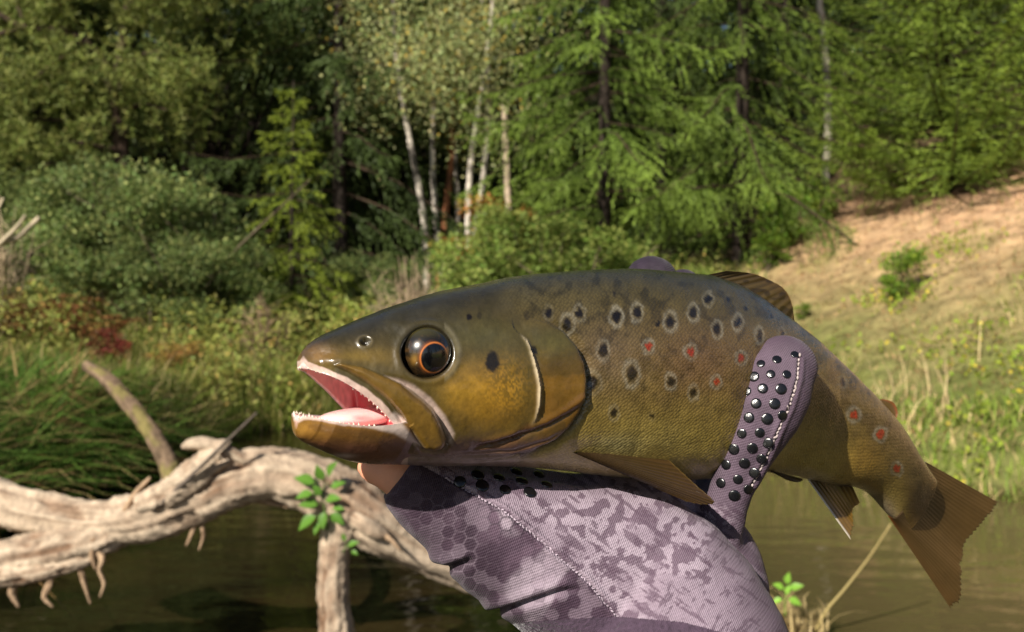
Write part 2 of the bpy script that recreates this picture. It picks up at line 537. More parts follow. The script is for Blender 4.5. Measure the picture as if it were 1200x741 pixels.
def broad_parts(seed, H, rx, rz, n_clump, n_leaf, leaf, col, alt=None, altp=.1, trunk_r=0.05, trunk_col=(0.12, 0.09, 0.06), bare=0.35, stems=1,
                clump=0.30, var=.3, droop=0.0, shape=1.0):
    """broadleaf tree or bush: stems, limbs to every clump, clumps of single leaves"""
    rng = np.random.default_rng(seed)
    g = Geo()
    cz = H - rz
    C = rand_dirs(n_clump, rng) * (rng.random((n_clump, 1)) ** (1 / 2.4))
    C = C * [rx, rx, rz] + [0, 0, cz]
    low = C[:, 2] < H * bare * .6
    C[low, 2] = H * bare * .6 + rng.random(low.sum()) * .3 * H
    taper = 1 - (1 - shape) * np.clip((C[:, 2] - cz) / (rz + 1e-6), 0, 1)
    C[:, :2] *= taper[:, None]
    roots = [np.array([rng.normal() * .12 * rx * (stems > 1), rng.normal() * .12 * rx * (stems > 1), -0.1]) for _ in range(stems)]
    tops = []
    for s in range(stems):
        tp = np.array([rng.normal() * rx * .25 * (1 + (stems > 1)), rng.normal() * rx * .25 * (1 + (stems > 1)), H * rng.uniform(.72, .9)])
        mid = (roots[s] * .5 + tp * .5) + rng.normal(size=3) * [rx * .08, rx * .08, 0]
        P = cr([0, .5, 1], np.array([roots[s], mid, tp]), np.linspace(0, 1, 12))
        add_tube(g, P, np.linspace(trunk_r, trunk_r * .2, 12), 8, trunk_col, rough=.12, seed=seed)
        tops.append(P)
    for c in C:
        P = tops[rng.integers(stems)]
        k = int(np.clip((c[2] / H) * 9 - 1, 1, 9))
        a = P[k]
        m = (a + c) / 2 + [0, 0, .12 * rz * rng.normal()]
        add_tube(g, cr([0, .5, 1], np.array([a, m, c]), np.linspace(0, 1, 5)), np.linspace(trunk_r * .32, .004, 5), 5, trunk_col)
    n = n_clump * n_leaf
    cl = np.repeat(np.arange(n_clump), n_leaf)
    rad = clump * rng.uniform(.6, 1.3, n_clump)
    off = rand_dirs(n, rng) * (rng.random((n, 1)) ** .5) * rad[cl][:, None] * [1.15, 1.15, .75]
    P = C[cl] + off
    D = off / (np.linalg.norm(off, axis=1)[:, None] + 1e-6) * .7 + rng.normal(size=(n, 3)) * .5 + [0, 0, -droop]
    N = np.array([0, 0, 1.0]) + rng.normal(size=(n, 3)) * .55
    L = leaf * rng.uniform(.65, 1.3, n)
    V, F = diamonds(P, D, L, L * .55, rng, N)
    cc = leaf_cols(n, col, rng, var, alt, altp) * rng.uniform(.75, 1.25, n_clump)[cl][:, None]
    return g.mesh('stem', True), mesh('crown', V, F, np.repeat(cc, 4, 0))


def plant(name, cat, label, loc, parts, mats=(M_BARK, M_LEAF), rz=0.0, sc=1.0, group=None, names=('trunk', 'crown')):
    e = empty(name, loc, label, cat, group)
    e.rotation_euler.z = rz
    e.scale = sc if hasattr(sc, '__len__') else (sc, sc, sc)
    for me, mt, nm in zip(parts, mats, names):
        obj(nm, me, mt, e)
    return e


NM = (M_BARK, M_NEEDLE)
SPR = srgb(54, 76, 30); SPR_T = srgb(118, 140, 56)
SHADED = srgb(38, 52, 26); SHADED_T = srgb(76, 92, 44)  # greens of the wood behind, its shade put into the foliage colour

# ---- spruces
spA = spruce_parts(10.5, 2.5, 1, SPR, SPR_T, whorl=.38, nb=6, droop=.42, hang=.5, low=.2, step=.03, shoot=.085, wid=.018)
spB = spruce_parts(11.5, 2.3, 2, SPR, SPR_T, whorl=.43, nb=6, droop=.5, hang=.55, low=.2, step=.03, shoot=.085, wid=.018)
spC = spruce_parts(5.4, 2.2, 3, srgb(56, 76, 26), srgb(118, 138, 50), whorl=.13, nb=10, droop=.0, hang=.06, low=.10, step=.03, shoot=.075, wid=.016, fan=.34)
spD = spruce_parts(12, 2.4, 4, SHADED, SHADED_T, whorl=.42, nb=6, droop=.5, hang=.55, low=.4, step=.045, shoot=.13, wid=.026)
spE = spruce_parts(3.4, 1.15, 5, srgb(68, 84, 26), srgb(130, 144, 46), whorl=.2, nb=7, droop=.3, hang=.5, low=.08, step=.025, shoot=.075, wid=.015)

plant('spruce_tree', 'spruce', 'tall bright green spruce with drooping branches right of the white birch trunks', spot(705, 13.6), spA, NM, .4)
plant('spruce_tree', 'spruce', 'tall spruce with hanging boughs and dark gaps, standing at the foot of the bare slope', spot(865, 14.2), spB, NM, 1.3)
plant('spruce_tree', 'spruce', 'bushy young spruce alone on the upper edge of the bare slope', spot(1105, 13.2), spC, NM, 2.0)
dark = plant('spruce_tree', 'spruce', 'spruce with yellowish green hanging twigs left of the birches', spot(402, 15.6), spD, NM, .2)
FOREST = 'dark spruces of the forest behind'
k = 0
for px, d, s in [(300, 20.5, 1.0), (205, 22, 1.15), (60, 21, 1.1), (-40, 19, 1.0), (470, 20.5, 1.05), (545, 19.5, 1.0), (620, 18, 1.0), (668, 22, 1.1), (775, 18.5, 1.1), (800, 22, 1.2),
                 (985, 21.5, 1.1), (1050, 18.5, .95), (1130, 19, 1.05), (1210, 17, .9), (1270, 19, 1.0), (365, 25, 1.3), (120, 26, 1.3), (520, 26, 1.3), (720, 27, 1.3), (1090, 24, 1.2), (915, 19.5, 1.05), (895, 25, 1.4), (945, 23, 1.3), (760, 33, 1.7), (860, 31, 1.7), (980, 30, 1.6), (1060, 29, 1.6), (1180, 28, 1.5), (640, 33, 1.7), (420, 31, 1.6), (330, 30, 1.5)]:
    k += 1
    o = copy_tree(dark, spot(px, d), k * 1.37, s, 'shade-darkened spruce of the forest behind the nearer trees')
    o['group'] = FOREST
for a in range(-150, 151, 20):                      # unseen rest of the wood behind the viewer, added to block low sky light
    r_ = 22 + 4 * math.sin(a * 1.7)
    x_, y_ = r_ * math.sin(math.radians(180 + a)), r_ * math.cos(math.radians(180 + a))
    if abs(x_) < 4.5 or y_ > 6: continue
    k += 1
    o = copy_tree(dark, (x_, y_, float(ground_z(np.array([x_]), np.array([y_]))[0])), k * 1.37, .9, 'shade-darkened spruce of the forest behind the nearer trees')
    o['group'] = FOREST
plant('spruce_tree', 'spruce', 'small yellow-green spruce on the meadow edge between the leafy bush and the birches', spot(345, 12.6), spE, NM, 1.1)

# ---- broadleaf trees
oak = broad_parts(11, 7.4, 2.3, 3.3, 75, 560, .075, srgb(84, 98, 52), srgb(120, 128, 68), .25, .10, srgb(44, 36, 30), clump=.5, bare=.18)
oak_t = plant('oak_tree', 'tree', 'dark leafy tree between the crooked pine and the drooping spruce', spot(265, 17), oak)
copy_tree(oak_t, spot(20, 18.2), 2.1, 1.0, 'dark leafy tree behind the crooked pine')
copy_tree(oak_t, spot(190, 19.5), 4.0, 1.15, 'tall leafy tree deep in the forest behind the crooked pine')
copy_tree(oak_t, spot(455, 18.5), 1.0, .95, 'dark leafy tree in the shade behind the birches')
copy_tree(oak_t, spot(-60, 16), 5.0, .9, 'dark leafy tree at the edge of the wood beside the dead branches')


def birch_parts(seed, H, lean, r, foliage, red=False, kink=0.0):
    rng = np.random.default_rng(seed)
    g = Geo()
    s = np.linspace(0, 1, 14)
    P = np.stack([lean * s ** 1.3 + .10 * np.sin(s * 9 + seed * 2.1) + kink * s * (1 - s), .04 * np.cos(s * 6 + seed), -0.2 + (H + .2) * s], 1)
    white = srgb(188, 178, 164) if not red else srgb(170, 112, 78)
    V, F, F3 = tube(P, np.linspace(r, r * .35, 14), 9, rough=.08, seed=seed, sub=70)
    b = fbm(V[:, 2] * 7, np.arctan2(V[:, 1], V[:, 0] - lean * .3) * .6, seed, 3)
    blk = sstep(.56, .66, b)[:, None] * (0.85 if not red else .6)
    col = white[None] * (1 - blk) + srgb(48, 42, 38)[None] * blk
    base = g.n; g.add(V, F, col); g.F3.append(F3 + base)
    tips = []
    for i in range(22):
        u = rng.uniform(.42, .95); q = P[int(u * 13)]
        a = rng.random() * 6.28; L = rng.uniform(.5, 1.25)
        e = q + [math.cos(a) * L, math.sin(a) * L - .25, .25 * L]
        add_tube(g, cr([0, .5, 1], np.array([q, (q + e) / 2 + [0, 0, .12], e]), np.linspace(0, 1, 5)), np.linspace(r * .28, .004, 5), 5, srgb(110, 92, 82))
        tips.append(e); tips.append((q + e) / 2)
    tips = np.array(tips)
    n = int(foliage * 1.8)
    c = tips[rng.integers(len(tips), size=n)]
    off = rng.normal(size=(n, 3)) * [.3, .3, .26]
    off[:, 2] -= np.abs(rng.normal(size=n)) * .3
    L = .052 * rng.uniform(.7, 1.3, n)
    V, F = diamonds(c + off, rng.normal(size=(n, 3)) * .6 + [0, 0, -.5], L, L * .7, rng)
    cc = leaf_cols(n, srgb(158, 164, 108), rng, .28, srgb(188, 164, 76), .07)
    return g.mesh('birch_trunk', True), mesh('birch_crown', V, F, np.repeat(cc, 4, 0))


BG = 'birches in front of the dark wood'
for i, (px, d, H, lean, r, fo, red, kink, lab) in enumerate([
        (497, 15.3, 8.2, -.75, .06, 6500, 0, 0, 'white birch leaning left, the leftmost trunk of the birch clump'),
        (517, 15.8, 8.8, -.25, .055, 6500, 0, .1, 'slim white birch close beside the reddish trunk'),
        (522, 16.2, 7.6, .05, .06, 2500, 1, 0, 'thin tree with reddish brown bark among the white birches'),
        (531, 16.6, 8.4, .1, .05, 6000, 0, -.1, 'slim grey birch just behind the reddish trunk'),
        (549, 15.2, 8.0, .45, .058, 6500, 0, .15, 'white birch leaning towards the spruce with a bent upper trunk'),
        (556, 15.7, 8.3, .2, .052, 6000, 0, .25, 'white birch crossing its leaning neighbour'),
        (962, 17.0, 8.5, -.1, .07, 1200, 0, 0, 'pale grey birch trunk in the dark gap beside the young spruce'),
        (603, 14.6, 3.3, -.15, .062, 0, 0, 0, 'broken pale birch stump trunk without leaves beside the tall spruce')]):
    if fo:
        me = birch_parts(30 + i, H, lean, r, fo, red, kink)
        plant('birch_tree', 'birch', lab, spot(px, d), me, group=BG)
    else:
        g = Geo(); s = np.linspace(0, 1, 8)
        add_tube(g, np.stack([lean * s, .03 * np.sin(5 * s), -.2 + (H + .2) * s], 1), np.linspace(r, r * .7, 8), 9, srgb(168, 150, 128), rough=.15, seed=4, sub=40)
        obj('birch_snag', g.mesh('birch_snag', True), M_BARK, label=lab, cat='dead trunk', loc=spot(px, d))


def pine_parts(seed):
    rng = np.random.default_rng(seed)
    g = Geo()
    P = np.array([(0, 0, -.2), (.02, 0, 1.2), (-.05, .02, 2.2), (-.12, 0, 3.0), (-.3, 0, 3.6), (-.75, 0, 4.05), (-1.4, 0, 4.15), (-1.9, .05, 4.4)])
    bark = srgb(66, 52, 42)
    add_tube(g, P, [.13, .12, .11, .10, .085, .07, .05, .03], 10, bark, rough=.15, sub=60, seed=seed)
    Q = np.array([(-.12, 0, 3.0), (-.05, 0, 3.8), (.1, .05, 4.8), (.2, 0, 6.2)])
    add_tube(g, Q, [.08, .075, .06, .03], 8, bark, rough=.1, sub=30, seed=seed + 1)
    pads = []
    for (a, b) in [((-.1, 0, 2.6), (-1.6, -.4, 2.75)), ((-.1, 0, 2.9), (.75, -.4, 2.9)), ((-.5, 0, 3.8), (-1.1, -.5, 3.3)), ((-1.4, 0, 4.15), (-2.3, -.2, 3.6)), ((-1.4, 0, 4.2), (-2.0, .3, 4.9)),
                   ((-.1, 0, 2.2), (-1.2, -.5, 2.05)), ((-.75, 0, 4.0), (-.9, -.5, 4.7)), ((0, 0, 4.2), (.9, -.3, 4.4)), ((.1, 0, 5), (.8, -.2, 5.5)), ((.1, 0, 5), (-.7, -.2, 5.4)), ((.2, 0, 6), (.2, 0, 6.4)), ((-.05, 0, 3.5), (.8, -.5, 3.7)), ((-.1, 0, 2.4), (-2.1, .1, 2.5))]:
        a = np.array(a); b = np.array(b)
        add_tube(g, cr([0, .5, 1], np.array([a, (a + b) / 2 + [0, 0, .12], b]), np.linspace(0, 1, 7)), np.linspace(.045, .012, 7), 6, bark)
        for _ in range(11):
            pads.append(b * rng.uniform(.75, 1.08) + a * .1 + rng.normal(size=3) * [.42, .35, .17] - [0, 0, 0.03])
    pads = np.array(pads)
    tufts = np.repeat(pads, 30, 0) + rng.normal(size=(len(pads) * 30, 3)) * [.24, .24, .12]
    n = len(tufts) * 12
    c = np.repeat(tufts, 12, 0)
    D = rand_dirs(n, rng) + [0, 0, .45]
    V, F = diamonds(c, D, .11 * rng.uniform(.7, 1.3, n), .018, rng)
    cc = leaf_cols(n, srgb(122, 130, 66), rng, .3) * np.repeat(rng.uniform(.75, 1.25, len(tufts)), 12)[:, None]
    return g.mesh('pine_trunk', True), mesh('pine_crown', V, F, np.repeat(cc, 4, 0))


plant('pine_tree', 'pine', 'crooked pine with a dark bent trunk and olive needle pads', spot(150, 14.6), pine_parts(50), NM)

# ---- bushes
alder = broad_parts(61, 2.5, 1.25, 1.25, 52, 420, .058, srgb(108, 124, 70), srgb(142, 148, 86), .2, .03, stems=4, bare=.15, clump=.30)
a0 = plant('alder_bush', 'bush', 'large grey-green leafy bush in front of the crooked pine', spot(175, 12.0), alder)
copy_tree(a0, spot(225, 11.6), 2.0, (.72, .72, .62), 'lower grey-green bush leaning out over the tall weeds')
copy_tree(a0, spot(85, 12.8), 3.1, .85, 'grey-green bush behind the rusty bracken')
copy_tree(a0, spot(5, 13.6), 4.4, .9, 'grey-green bush behind the bleached dead branches')
copy_tree(a0, spot(440, 13.4), .9, (.6, .6, .55), 'dark low bush below the drooping spruce')
lime = broad_parts(62, 1.75, 1.15, .95, 50, 400, .055, srgb(116, 134, 60), srgb(146, 154, 80), .22, .025, stems=5, bare=.1, clump=.26)
l0 = plant('hazel_bush', 'bush', 'broad lime green bush below the white birch trunks', spot(640, 10.9), lime, sc=(1.15, 1.0, .96))
copy_tree(l0, spot(585, 11.8), 2.2, (.7, .7, 1.0), 'upright lime green bush with tall shoots beneath the birches')
copy_tree(l0, spot(705, 11.4), 4.0, (.7, .7, .75), 'low lime green bush at the foot of the tall spruce')
copy_tree(l0, spot(810, 10.4), 5.1, (.5, .5, .58), 'small bright bush behind the fingertips on the fish')
orange = broad_parts(63, 2.05, .55, .8, 20, 160, .07, srgb(142, 128, 58), srgb(176, 116, 56), .35, .02, stems=3, bare=.2, clump=.2)
plant('autumn_bush', 'bush', 'slender bush turning orange above the lime green bush', spot(572, 12.5), orange)
small = broad_parts(64, .62, .3, .3, 16, 110, .05, srgb(96, 124, 40), srgb(134, 150, 56), .2, .012, stems=3, bare=.1, clump=.11)
pS = ray_ground(1058, 352)
s0 = plant('sapling', 'sapling', 'small dark green sapling alone in the middle of the bare slope', pS, small, sc=(.72, .72, .85))
for px, py, sc, rz, lab in [(925, 290, 1.3, 1, 'green seedling bush where the bare slope meets the tall spruce'), (958, 262, 1.0, 2, 'little bush under the edge of the young spruce'),
                            (900, 318, .8, 4, 'low leafy plant just above the fish at the slope edge'),
                            (940, 376, .3, 5, 'small green weed on the dry soil above the dorsal fin'),
                            ]:
    copy_tree(s0, ray_ground(px, py), rz, sc, lab)

# ---- rusty bracken, dry bare shrub, dead branches
fern_c = srgb(100, 62, 34)


def bracken_parts(seed, c1, c2, H=.8, R=.5, n=15):
    rng = np.random.default_rng(seed); g = Geo(); P_ = []; D_ = []; L_ = []
    for i in range(n):
        a = rng.random() * 6.28; L = R * rng.uniform(.6, 1.2); h = H * rng.uniform(.6, 1.1)
        s = np.linspace(0, 1, 12)
        P = np.stack([np.cos(a) * L * s, np.sin(a) * L * s, h * (1.5 * s - .75 * s ** 2.4)], 1)
        add_tube(g, P[::2], np.linspace(.008, .002, 6), 4, c1 * .7)
        for j in range(3, 12):
            for sg in (-1, 1):
                for q in range(5):
                    sd = np.array([-math.sin(a) * sg, math.cos(a) * sg, -.15])
                    P_.append(P[j] + sd * .05 * q * (1 - j / 15)); D_.append(sd + np.array([math.cos(a), math.sin(a), 0]) * (.9 if q % 2 else -.3) + rng.normal(size=3) * .3); L_.append(.075 * (1.2 - j / 14))
    P_ = np.array(P_); D_ = np.array(D_); L_ = np.array(L_)
    V, F = diamonds(P_, D_, L_, L_ * .4, rng)
    return g.mesh('bracken_stem', True), mesh('bracken_fronds', V, F, np.repeat(leaf_cols(len(P_), c1, rng, .35, c2, .35), 4, 0))


br = bracken_parts(71, fern_c, srgb(122, 92, 48))
b0 = plant('bracken', 'fern', 'rusty brown bracken under the bleached dead branches', spot(48, 10.0), br, names=('stem', 'fronds'))
copy_tree(b0, spot(105, 10.2), 1.4, 1.05, 'rusty bracken at the foot of the grey-green bush')
copy_tree(b0, spot(10, 9.4), 2.6, .9, 'rusty bracken nearest to the left bank grass')
plant('bracken', 'fern', 'dark red withered fern in front of the large leafy bush', spot(128, 9.3), bracken_parts(72, srgb(110, 42, 34), srgb(96, 62, 40), .62, .25, 9), names=('stem', 'fronds'))
plant('bracken', 'fern', 'yellow-brown withered fern among the tall weeds', spot(200, 9.6), bracken_parts(73, srgb(150, 122, 62), srgb(120, 84, 46), .5, .35, 10), names=('stem', 'fronds'))


def dry_shrub(seed, n, H, spread, col):
    rng = np.random.default_rng(seed); g = Geo()
    for i in range(n):
        a = rng.random() * 6.28; r = spread * rng.random(); h = H * rng.uniform(.5, 1.1)
        e = np.array([math.cos(a) * r, math.sin(a) * r, h]); b = e * [.15, .15, 0]
        m = b * .5 + e * .5 + rng.normal(size=3) * .06
        add_tube(g, cr([0, .5, 1], np.array([b, m, e]), np.linspace(0, 1, 6)), np.linspace(.009, .003, 6), 4, col * rng.uniform(.6, 1.3))
        for q in range(4):
            p = m * (1 - q / 5) + e * q / 5; t = p + rng.normal(size=3) * [.18, .18, .1] + [0, 0, .1]
            add_tube(g, np.array([p, (p + t) / 2 + rng.normal(size=3) * .02, t]), [.005, .004, .002], 3, col * rng.uniform(.6, 1.3))
    return g.mesh('dry_shrub', True)


obj('dry_shrub', dry_shrub(81, 46, 1.15, .55, srgb(158, 138, 112)), M_BARK, label='dry leafless grey-beige shrub left of the lime green bush', cat='bush', loc=spot(478, 10.9))
obj('dry_shrub', dry_shrub(82, 22, .8, .4, srgb(140, 118, 92)), M_BARK, label='low leafless shrub among the weeds under the small spruce', cat='bush', loc=spot(300, 10.6))
obj('dry_shrub', dry_shrub(83, 40, 1.5, .5, srgb(164, 146, 118)), M_BARK, label='tall bare twiggy shrub rising behind the rusty bracken', cat='bush', loc=spot(0, 10.2))
g = Geo()
p0 = spot(-45, 9.7)
for pts, r in [([(-45, 330), (-30, 300), (0, 286), (22, 277), (46, 255)], 5), ([(0, 286), (20, 266), (30, 252)], 3), ([(-30, 300), (-10, 262), (4, 232)], 3)]:
    P = np.array([unproject(x, y, 9.7 + .02 * i) for i, (x, y) in enumerate(pts)]) - p0
    add_tube(g, P, np.linspace(r, r * .5, len(pts)) * 9.7 / FPX, 6, srgb(172, 158, 132), rough=.2, sub=16, seed=3)
add_tube(g, np.array([(0, 0, -.1), unproject(-45, 330, 9.7) - p0]), [.05, .042], 7, srgb(150, 136, 112), rough=.2, sub=8)
obj('dead_branch', g.mesh('dead_branch', True), M_BARK, label='bleached bare branch arching over the rusty bracken', cat='branch', loc=p0)
# ---------------------------------------------------------------- grass and weeds (uncountable)
def blades(P, H, W, lean, col, rng, seg=3, droop=.6):
    """curved tapered grass blades at points P"""
    n = len(P)
    a = rng.random(n) * 6.283
    dx = np.stack([np.cos(a), np.sin(a), np.zeros(n)], 1)
    sx = np.stack([-np.sin(a), np.cos(a), np.zeros(n)], 1)
    tw = rng.normal(size=n) * .6
    sx = sx * np.cos(tw)[:, None] + dx * np.sin(tw)[:, None]
    ln = lean * rng.uniform(.3, 1.4, n)
    Vs = []
    for k in range(seg + 1):
        s = k / seg
        c = P + dx * (H * ln * s ** 1.8)[:, None]
        c[:, 2] += H * (s - droop * ln * s ** 3 * .6)
        w = (W * (1 - s ** 1.6) + 0.0008)[:, None] * .5
        Vs.append(c - sx * w); Vs.append(c + sx * w)
    V = np.stack(Vs, 1)
    m = 2 * (seg + 1)
    b = (np.arange(n) * m)[:, None]
    F = np.concatenate([b + np.array([[2 * k, 2 * k + 1, 2 * k + 3, 2 * k + 2]]) for k in range(seg)], 1).reshape(-1, 4)
    return V.reshape(-1, 3), F, np.repeat(col, m, 0)


def scatter(n, x0, x1, y0, y1, rng, keep=None, land_min=.05):
    x = rng.uniform(x0, x1, n); y = rng.uniform(y0, y1, n)
    sd = -poly_sd(x, y, SHORE)
    m = sd > land_min
    m &= np.abs(x) < (y * .56 + .9)
    if keep is not None: m &= keep(x, y, rng.random(n))
    x, y = x[m], y[m]
    return np.stack([x, y, ground_z(x, y) - .01], 1)


def grass(name, label, P, H, W, lean, cols, rng, seg=3, hvar=.35):
    n = len(P)
    pick = rng.choice(len(cols), size=n, p=[c[1] for c in cols])
    base = np.array([c[0] for c in cols])[pick] * rng.uniform(.7, 1.3, (n, 1))
    V, F, C = blades(P, H * rng.uniform(1 - hvar, 1 + hvar, n), W * rng.uniform(.7, 1.3, n), lean, base, rng, seg)
    obj(name, mesh(name, V, F, C), M_GRASS, label=label, cat='grass', kind='stuff')


rg = np.random.default_rng(101)
GR = srgb(106, 124, 52); GY = srgb(152, 150, 80); ST = srgb(192, 172, 120); DG = srgb(66, 86, 36); LG = srgb(130, 150, 62)
# meadow behind the river bend
P = scatter(60000, -7, 2.8, 8.0, 14.5, rg, lambda x, y, r: (r < .35 + 1.1 * fbm(x * .9, y * .9, 41, 3) ** 1.5) & ~((x < -2.4) & (y < 8.6)))
grass('meadow_grass', 'yellow-green meadow grass on the far bank behind the fish head', P, .36, .012, .7, [(GR, .30), (GY, .40), (ST, .18), (LG, .12)], rg)
# weeds with small leaves mixed into the meadow
P = scatter(24000, -6, 2.6, 9.0, 13.5, rg, lambda x, y, r: r < sstep(.42, .7, fbm(x * 1.1 + 5, y * 1.1, 43, 3)))
n = len(P)
off = np.repeat(P, 7, 0) + rg.normal(size=(n * 7, 3)) * [.07, .07, 0]; off[:, 2] += rg.random(n * 7) * np.repeat(rg.uniform(.25, .8, n), 7)
V, F = diamonds(off, rg.normal(size=(n * 7, 3)) + [0, 0, .3], .055 * rg.uniform(.6, 1.3, n * 7), .03, rg)
obj('meadow_weeds', mesh('meadow_weeds', V, F, np.repeat(leaf_cols(n * 7, srgb(134, 138, 68), rg, .3, srgb(168, 138, 78), .06), 4, 0)), M_LEAF,
    label='tall leafy weeds turning yellow and orange in the meadow', cat='weeds', kind='stuff')
# fresh green fringe along the water
P = scatter(26000, -2.75, 2.3, 7.4, 10.9, rg, lambda x, y, r: r < .9, .02)
P = P[(-poly_sd(P[:, 0], P[:, 1], SHORE)) < .75]
grass('bank_grass', 'fresh green grass along the water edge of the far bank', P * 1.0, .22 + .2 * (fbm(P[:, 0] * 1.5, P[:, 1] * 1.5, 63, 3) - .4), .013, .95, [(LG, .45), (GY, .35), (ST, .2)], rg)
# long coarse grass hanging over the near left bank
P = scatter(30000, -5.6, -2.6, 4.6, 8.8, rg, lambda x, y, r: r < .85, .0)
P = P[RNG.random(len(P)) < .7]
grass('coarse_grass', 'long coarse grass drooping over the left bank behind the log', P, .42, .016, 1.1, [(DG, .34), (GR, .28), (LG, .14), (ST, .24)], rg, 4)
P = scatter(1300, -4.4, -2.65, 4.7, 7.6, rg, None, .0)
grass('dead_reed', 'dead straw-coloured reed leaves tangled in the left bank grass', P, .62, .020, 1.5, [(srgb(186, 160, 108), .6), (srgb(146, 116, 74), .4)], rg, 5)
P = scatter(4200, -4.4, -2.65, 4.7, 7.6, rg, None, .0)
grass('broad_reed', 'broad bright green reed leaves bending over the left bank', P, .58, .030, 1.35, [(srgb(104, 138, 56), .6), (srgb(76, 104, 44), .4)], rg, 5)
# dry slope on the right
SLOPE_G = lambda x, y, r: r < (.05 + .8 * sstep(.54, .68, fbm(x * .8, y * .8, 11, 4)) + .8 * sstep(8.6, 6.6, y + .25 * (x - 3)))
P = scatter(20000, 1.6, 10, 5.4, 14.5, rg, SLOPE_G)
grass('slope_grass', 'thin yellow-green grass patches on the dry right slope', P, .11, .010, .9, [(LG, .3), (GR, .25), (GY, .3), (ST, .15)], rg)
P = scatter(20000, 1.7, 10, 5.6, 15, rg, lambda x, y, r: r < .8)
grass('slope_straw', 'pale dead straw and litter lying on the dry right slope', P, .07, .012, 2.2, [(srgb(196, 164, 120), .5), (srgb(150, 112, 78), .35), (srgb(110, 78, 54), .15)], rg, 2)
P = scatter(10000, 1.6, 5, 5.5, 9.3, rg, lambda x, y, r: r < .9, .02)
P = P[(-poly_sd(P[:, 0], P[:, 1], SHORE)) < .9]
grass('bank_grass', 'bright green grass along the water below the dry slope', P, .17, .013, .8, [(LG, .5), (GR, .3), (ST, .2)], rg)
P = scatter(420, 2.2, 5.0, 5.7, 8.6, rg, lambda x, y, r: fbm(x * 1.6, y * 1.6, 77, 2) > .52, .05)
grass('straw_stalks', 'pale dead grass stalks standing near the tail of the fish', P, .42, .010, .6, [(srgb(206, 184, 138), 1.0)], rg)
# low green cover on the forest floor
P = scatter(9000, -9, 9, 12.5, 19, rg, lambda x, y, r: (r < .7) & (x < 2.6 + .05 * y))
grass('forest_floor_grass', 'dim green ground cover under the trees', P, .3, .022, .9, [(DG, .8), (GR, .2)], rg, 2)
# big leafed weeds low on the slope
P = scatter(2600, 2.0, 8, 5.9, 11.5, rg, lambda x, y, r: r < .75 * sstep(.46, .64, fbm(x * 1.3 + 2, y * 1.3, 91, 3)))
n = len(P); off = np.repeat(P, 6, 0) + rg.normal(size=(n * 6, 3)) * [.06, .06, 0]; off[:, 2] += rg.random(n * 6) * .13
V, F = diamonds(off, rg.normal(size=(n * 6, 3)) + [0, 0, .3], .05 * rg.uniform(.6, 1.3, n * 6), .032, rg)
obj('slope_weeds', mesh('slope_weeds', V, F, np.repeat(leaf_cols(n * 6, srgb(132, 148, 50), rg, .3, srgb(196, 178, 70), .12), 4, 0)), M_LEAF,
    label='low yellow-green leafy weeds on the lower part of the dry slope', cat='weeds', kind='stuff')

# ---------------------------------------------------------------- the fallen log across the water
log = empty('fallen_log', unproject(390, 741, 3.45) * [1, 1, 0], 'bleached barkless fallen log with a forked end lying across the river', 'log')
log_loc = np.array(log.location)
WOOD = srgb(182, 164, 142)


def log_part(name, pts, seed, k=22, sub=90, rough=.16, col=WOOD, dark=srgb(112, 86, 66), tint=None):
    """pts: (px, py, depth, radius_px)"""
    A = np.array(pts, float)
    P = unproject(A[:, 0], A[:, 1], A[:, 2]) - log_loc
    R = A[:, 3] * A[:, 2] / FPX * (.62 if name == 'root' else 1)
    k = int(k * 1.7)
    V, F, F3 = tube(P, R, k, rough=rough, seed=seed, sub=sub)
    n = len(V) - 2
    s = np.r_[np.repeat(np.arange(sub), k), 0, sub - 1]; a = np.r_[np.tile(np.arange(k), sub), 0, 0] / k * 2 * np.pi
    grain = fbm(np.cos(a) * 4.5 + seed + s * .012, np.sin(a) * 4.5 + s * .02, seed, 4)
    blot = fbm(s * .09 + seed, a * .7, seed + 5, 4)
    axis = np.r_[cr(np.linspace(0, 1, len(P)), P, np.linspace(0, 1, sub)).repeat(k, 0), P[:1], P[-1:]]
    crack = sstep(.52, .40, fbm(np.cos(a) * 7 + seed * 2 + s * .006, np.sin(a) * 7 + s * .01, seed + 2, 3))
    pit = sstep(.66, .76, fbm(s * .11 + 3, a * 1.2, seed + 8, 3))
    rad = V - axis
    V = axis + rad * (1 - .11 * crack - .16 * pit)[:, None]
    f = (crack * .18 + pit * .45 + sstep(.46, .66, grain) * .35 + sstep(.55, .75, blot) * .5)[:, None]
    c = col[None] * (1 - np.clip(f, 0, 1)) + dark[None] * np.clip(f, 0, 1)
    if tint is not None:
        w = sstep(.5, .62, fbm(s * .13, a * .9, seed + 9, 3))[:, None] * .8
        c = c * (1 - w) + tint[None] * w
    g = Geo(); g.add(V, F, c); g.F3.append(F3)
    me = g.mesh(name, True)
    return obj(name, me, M_WOOD, log)


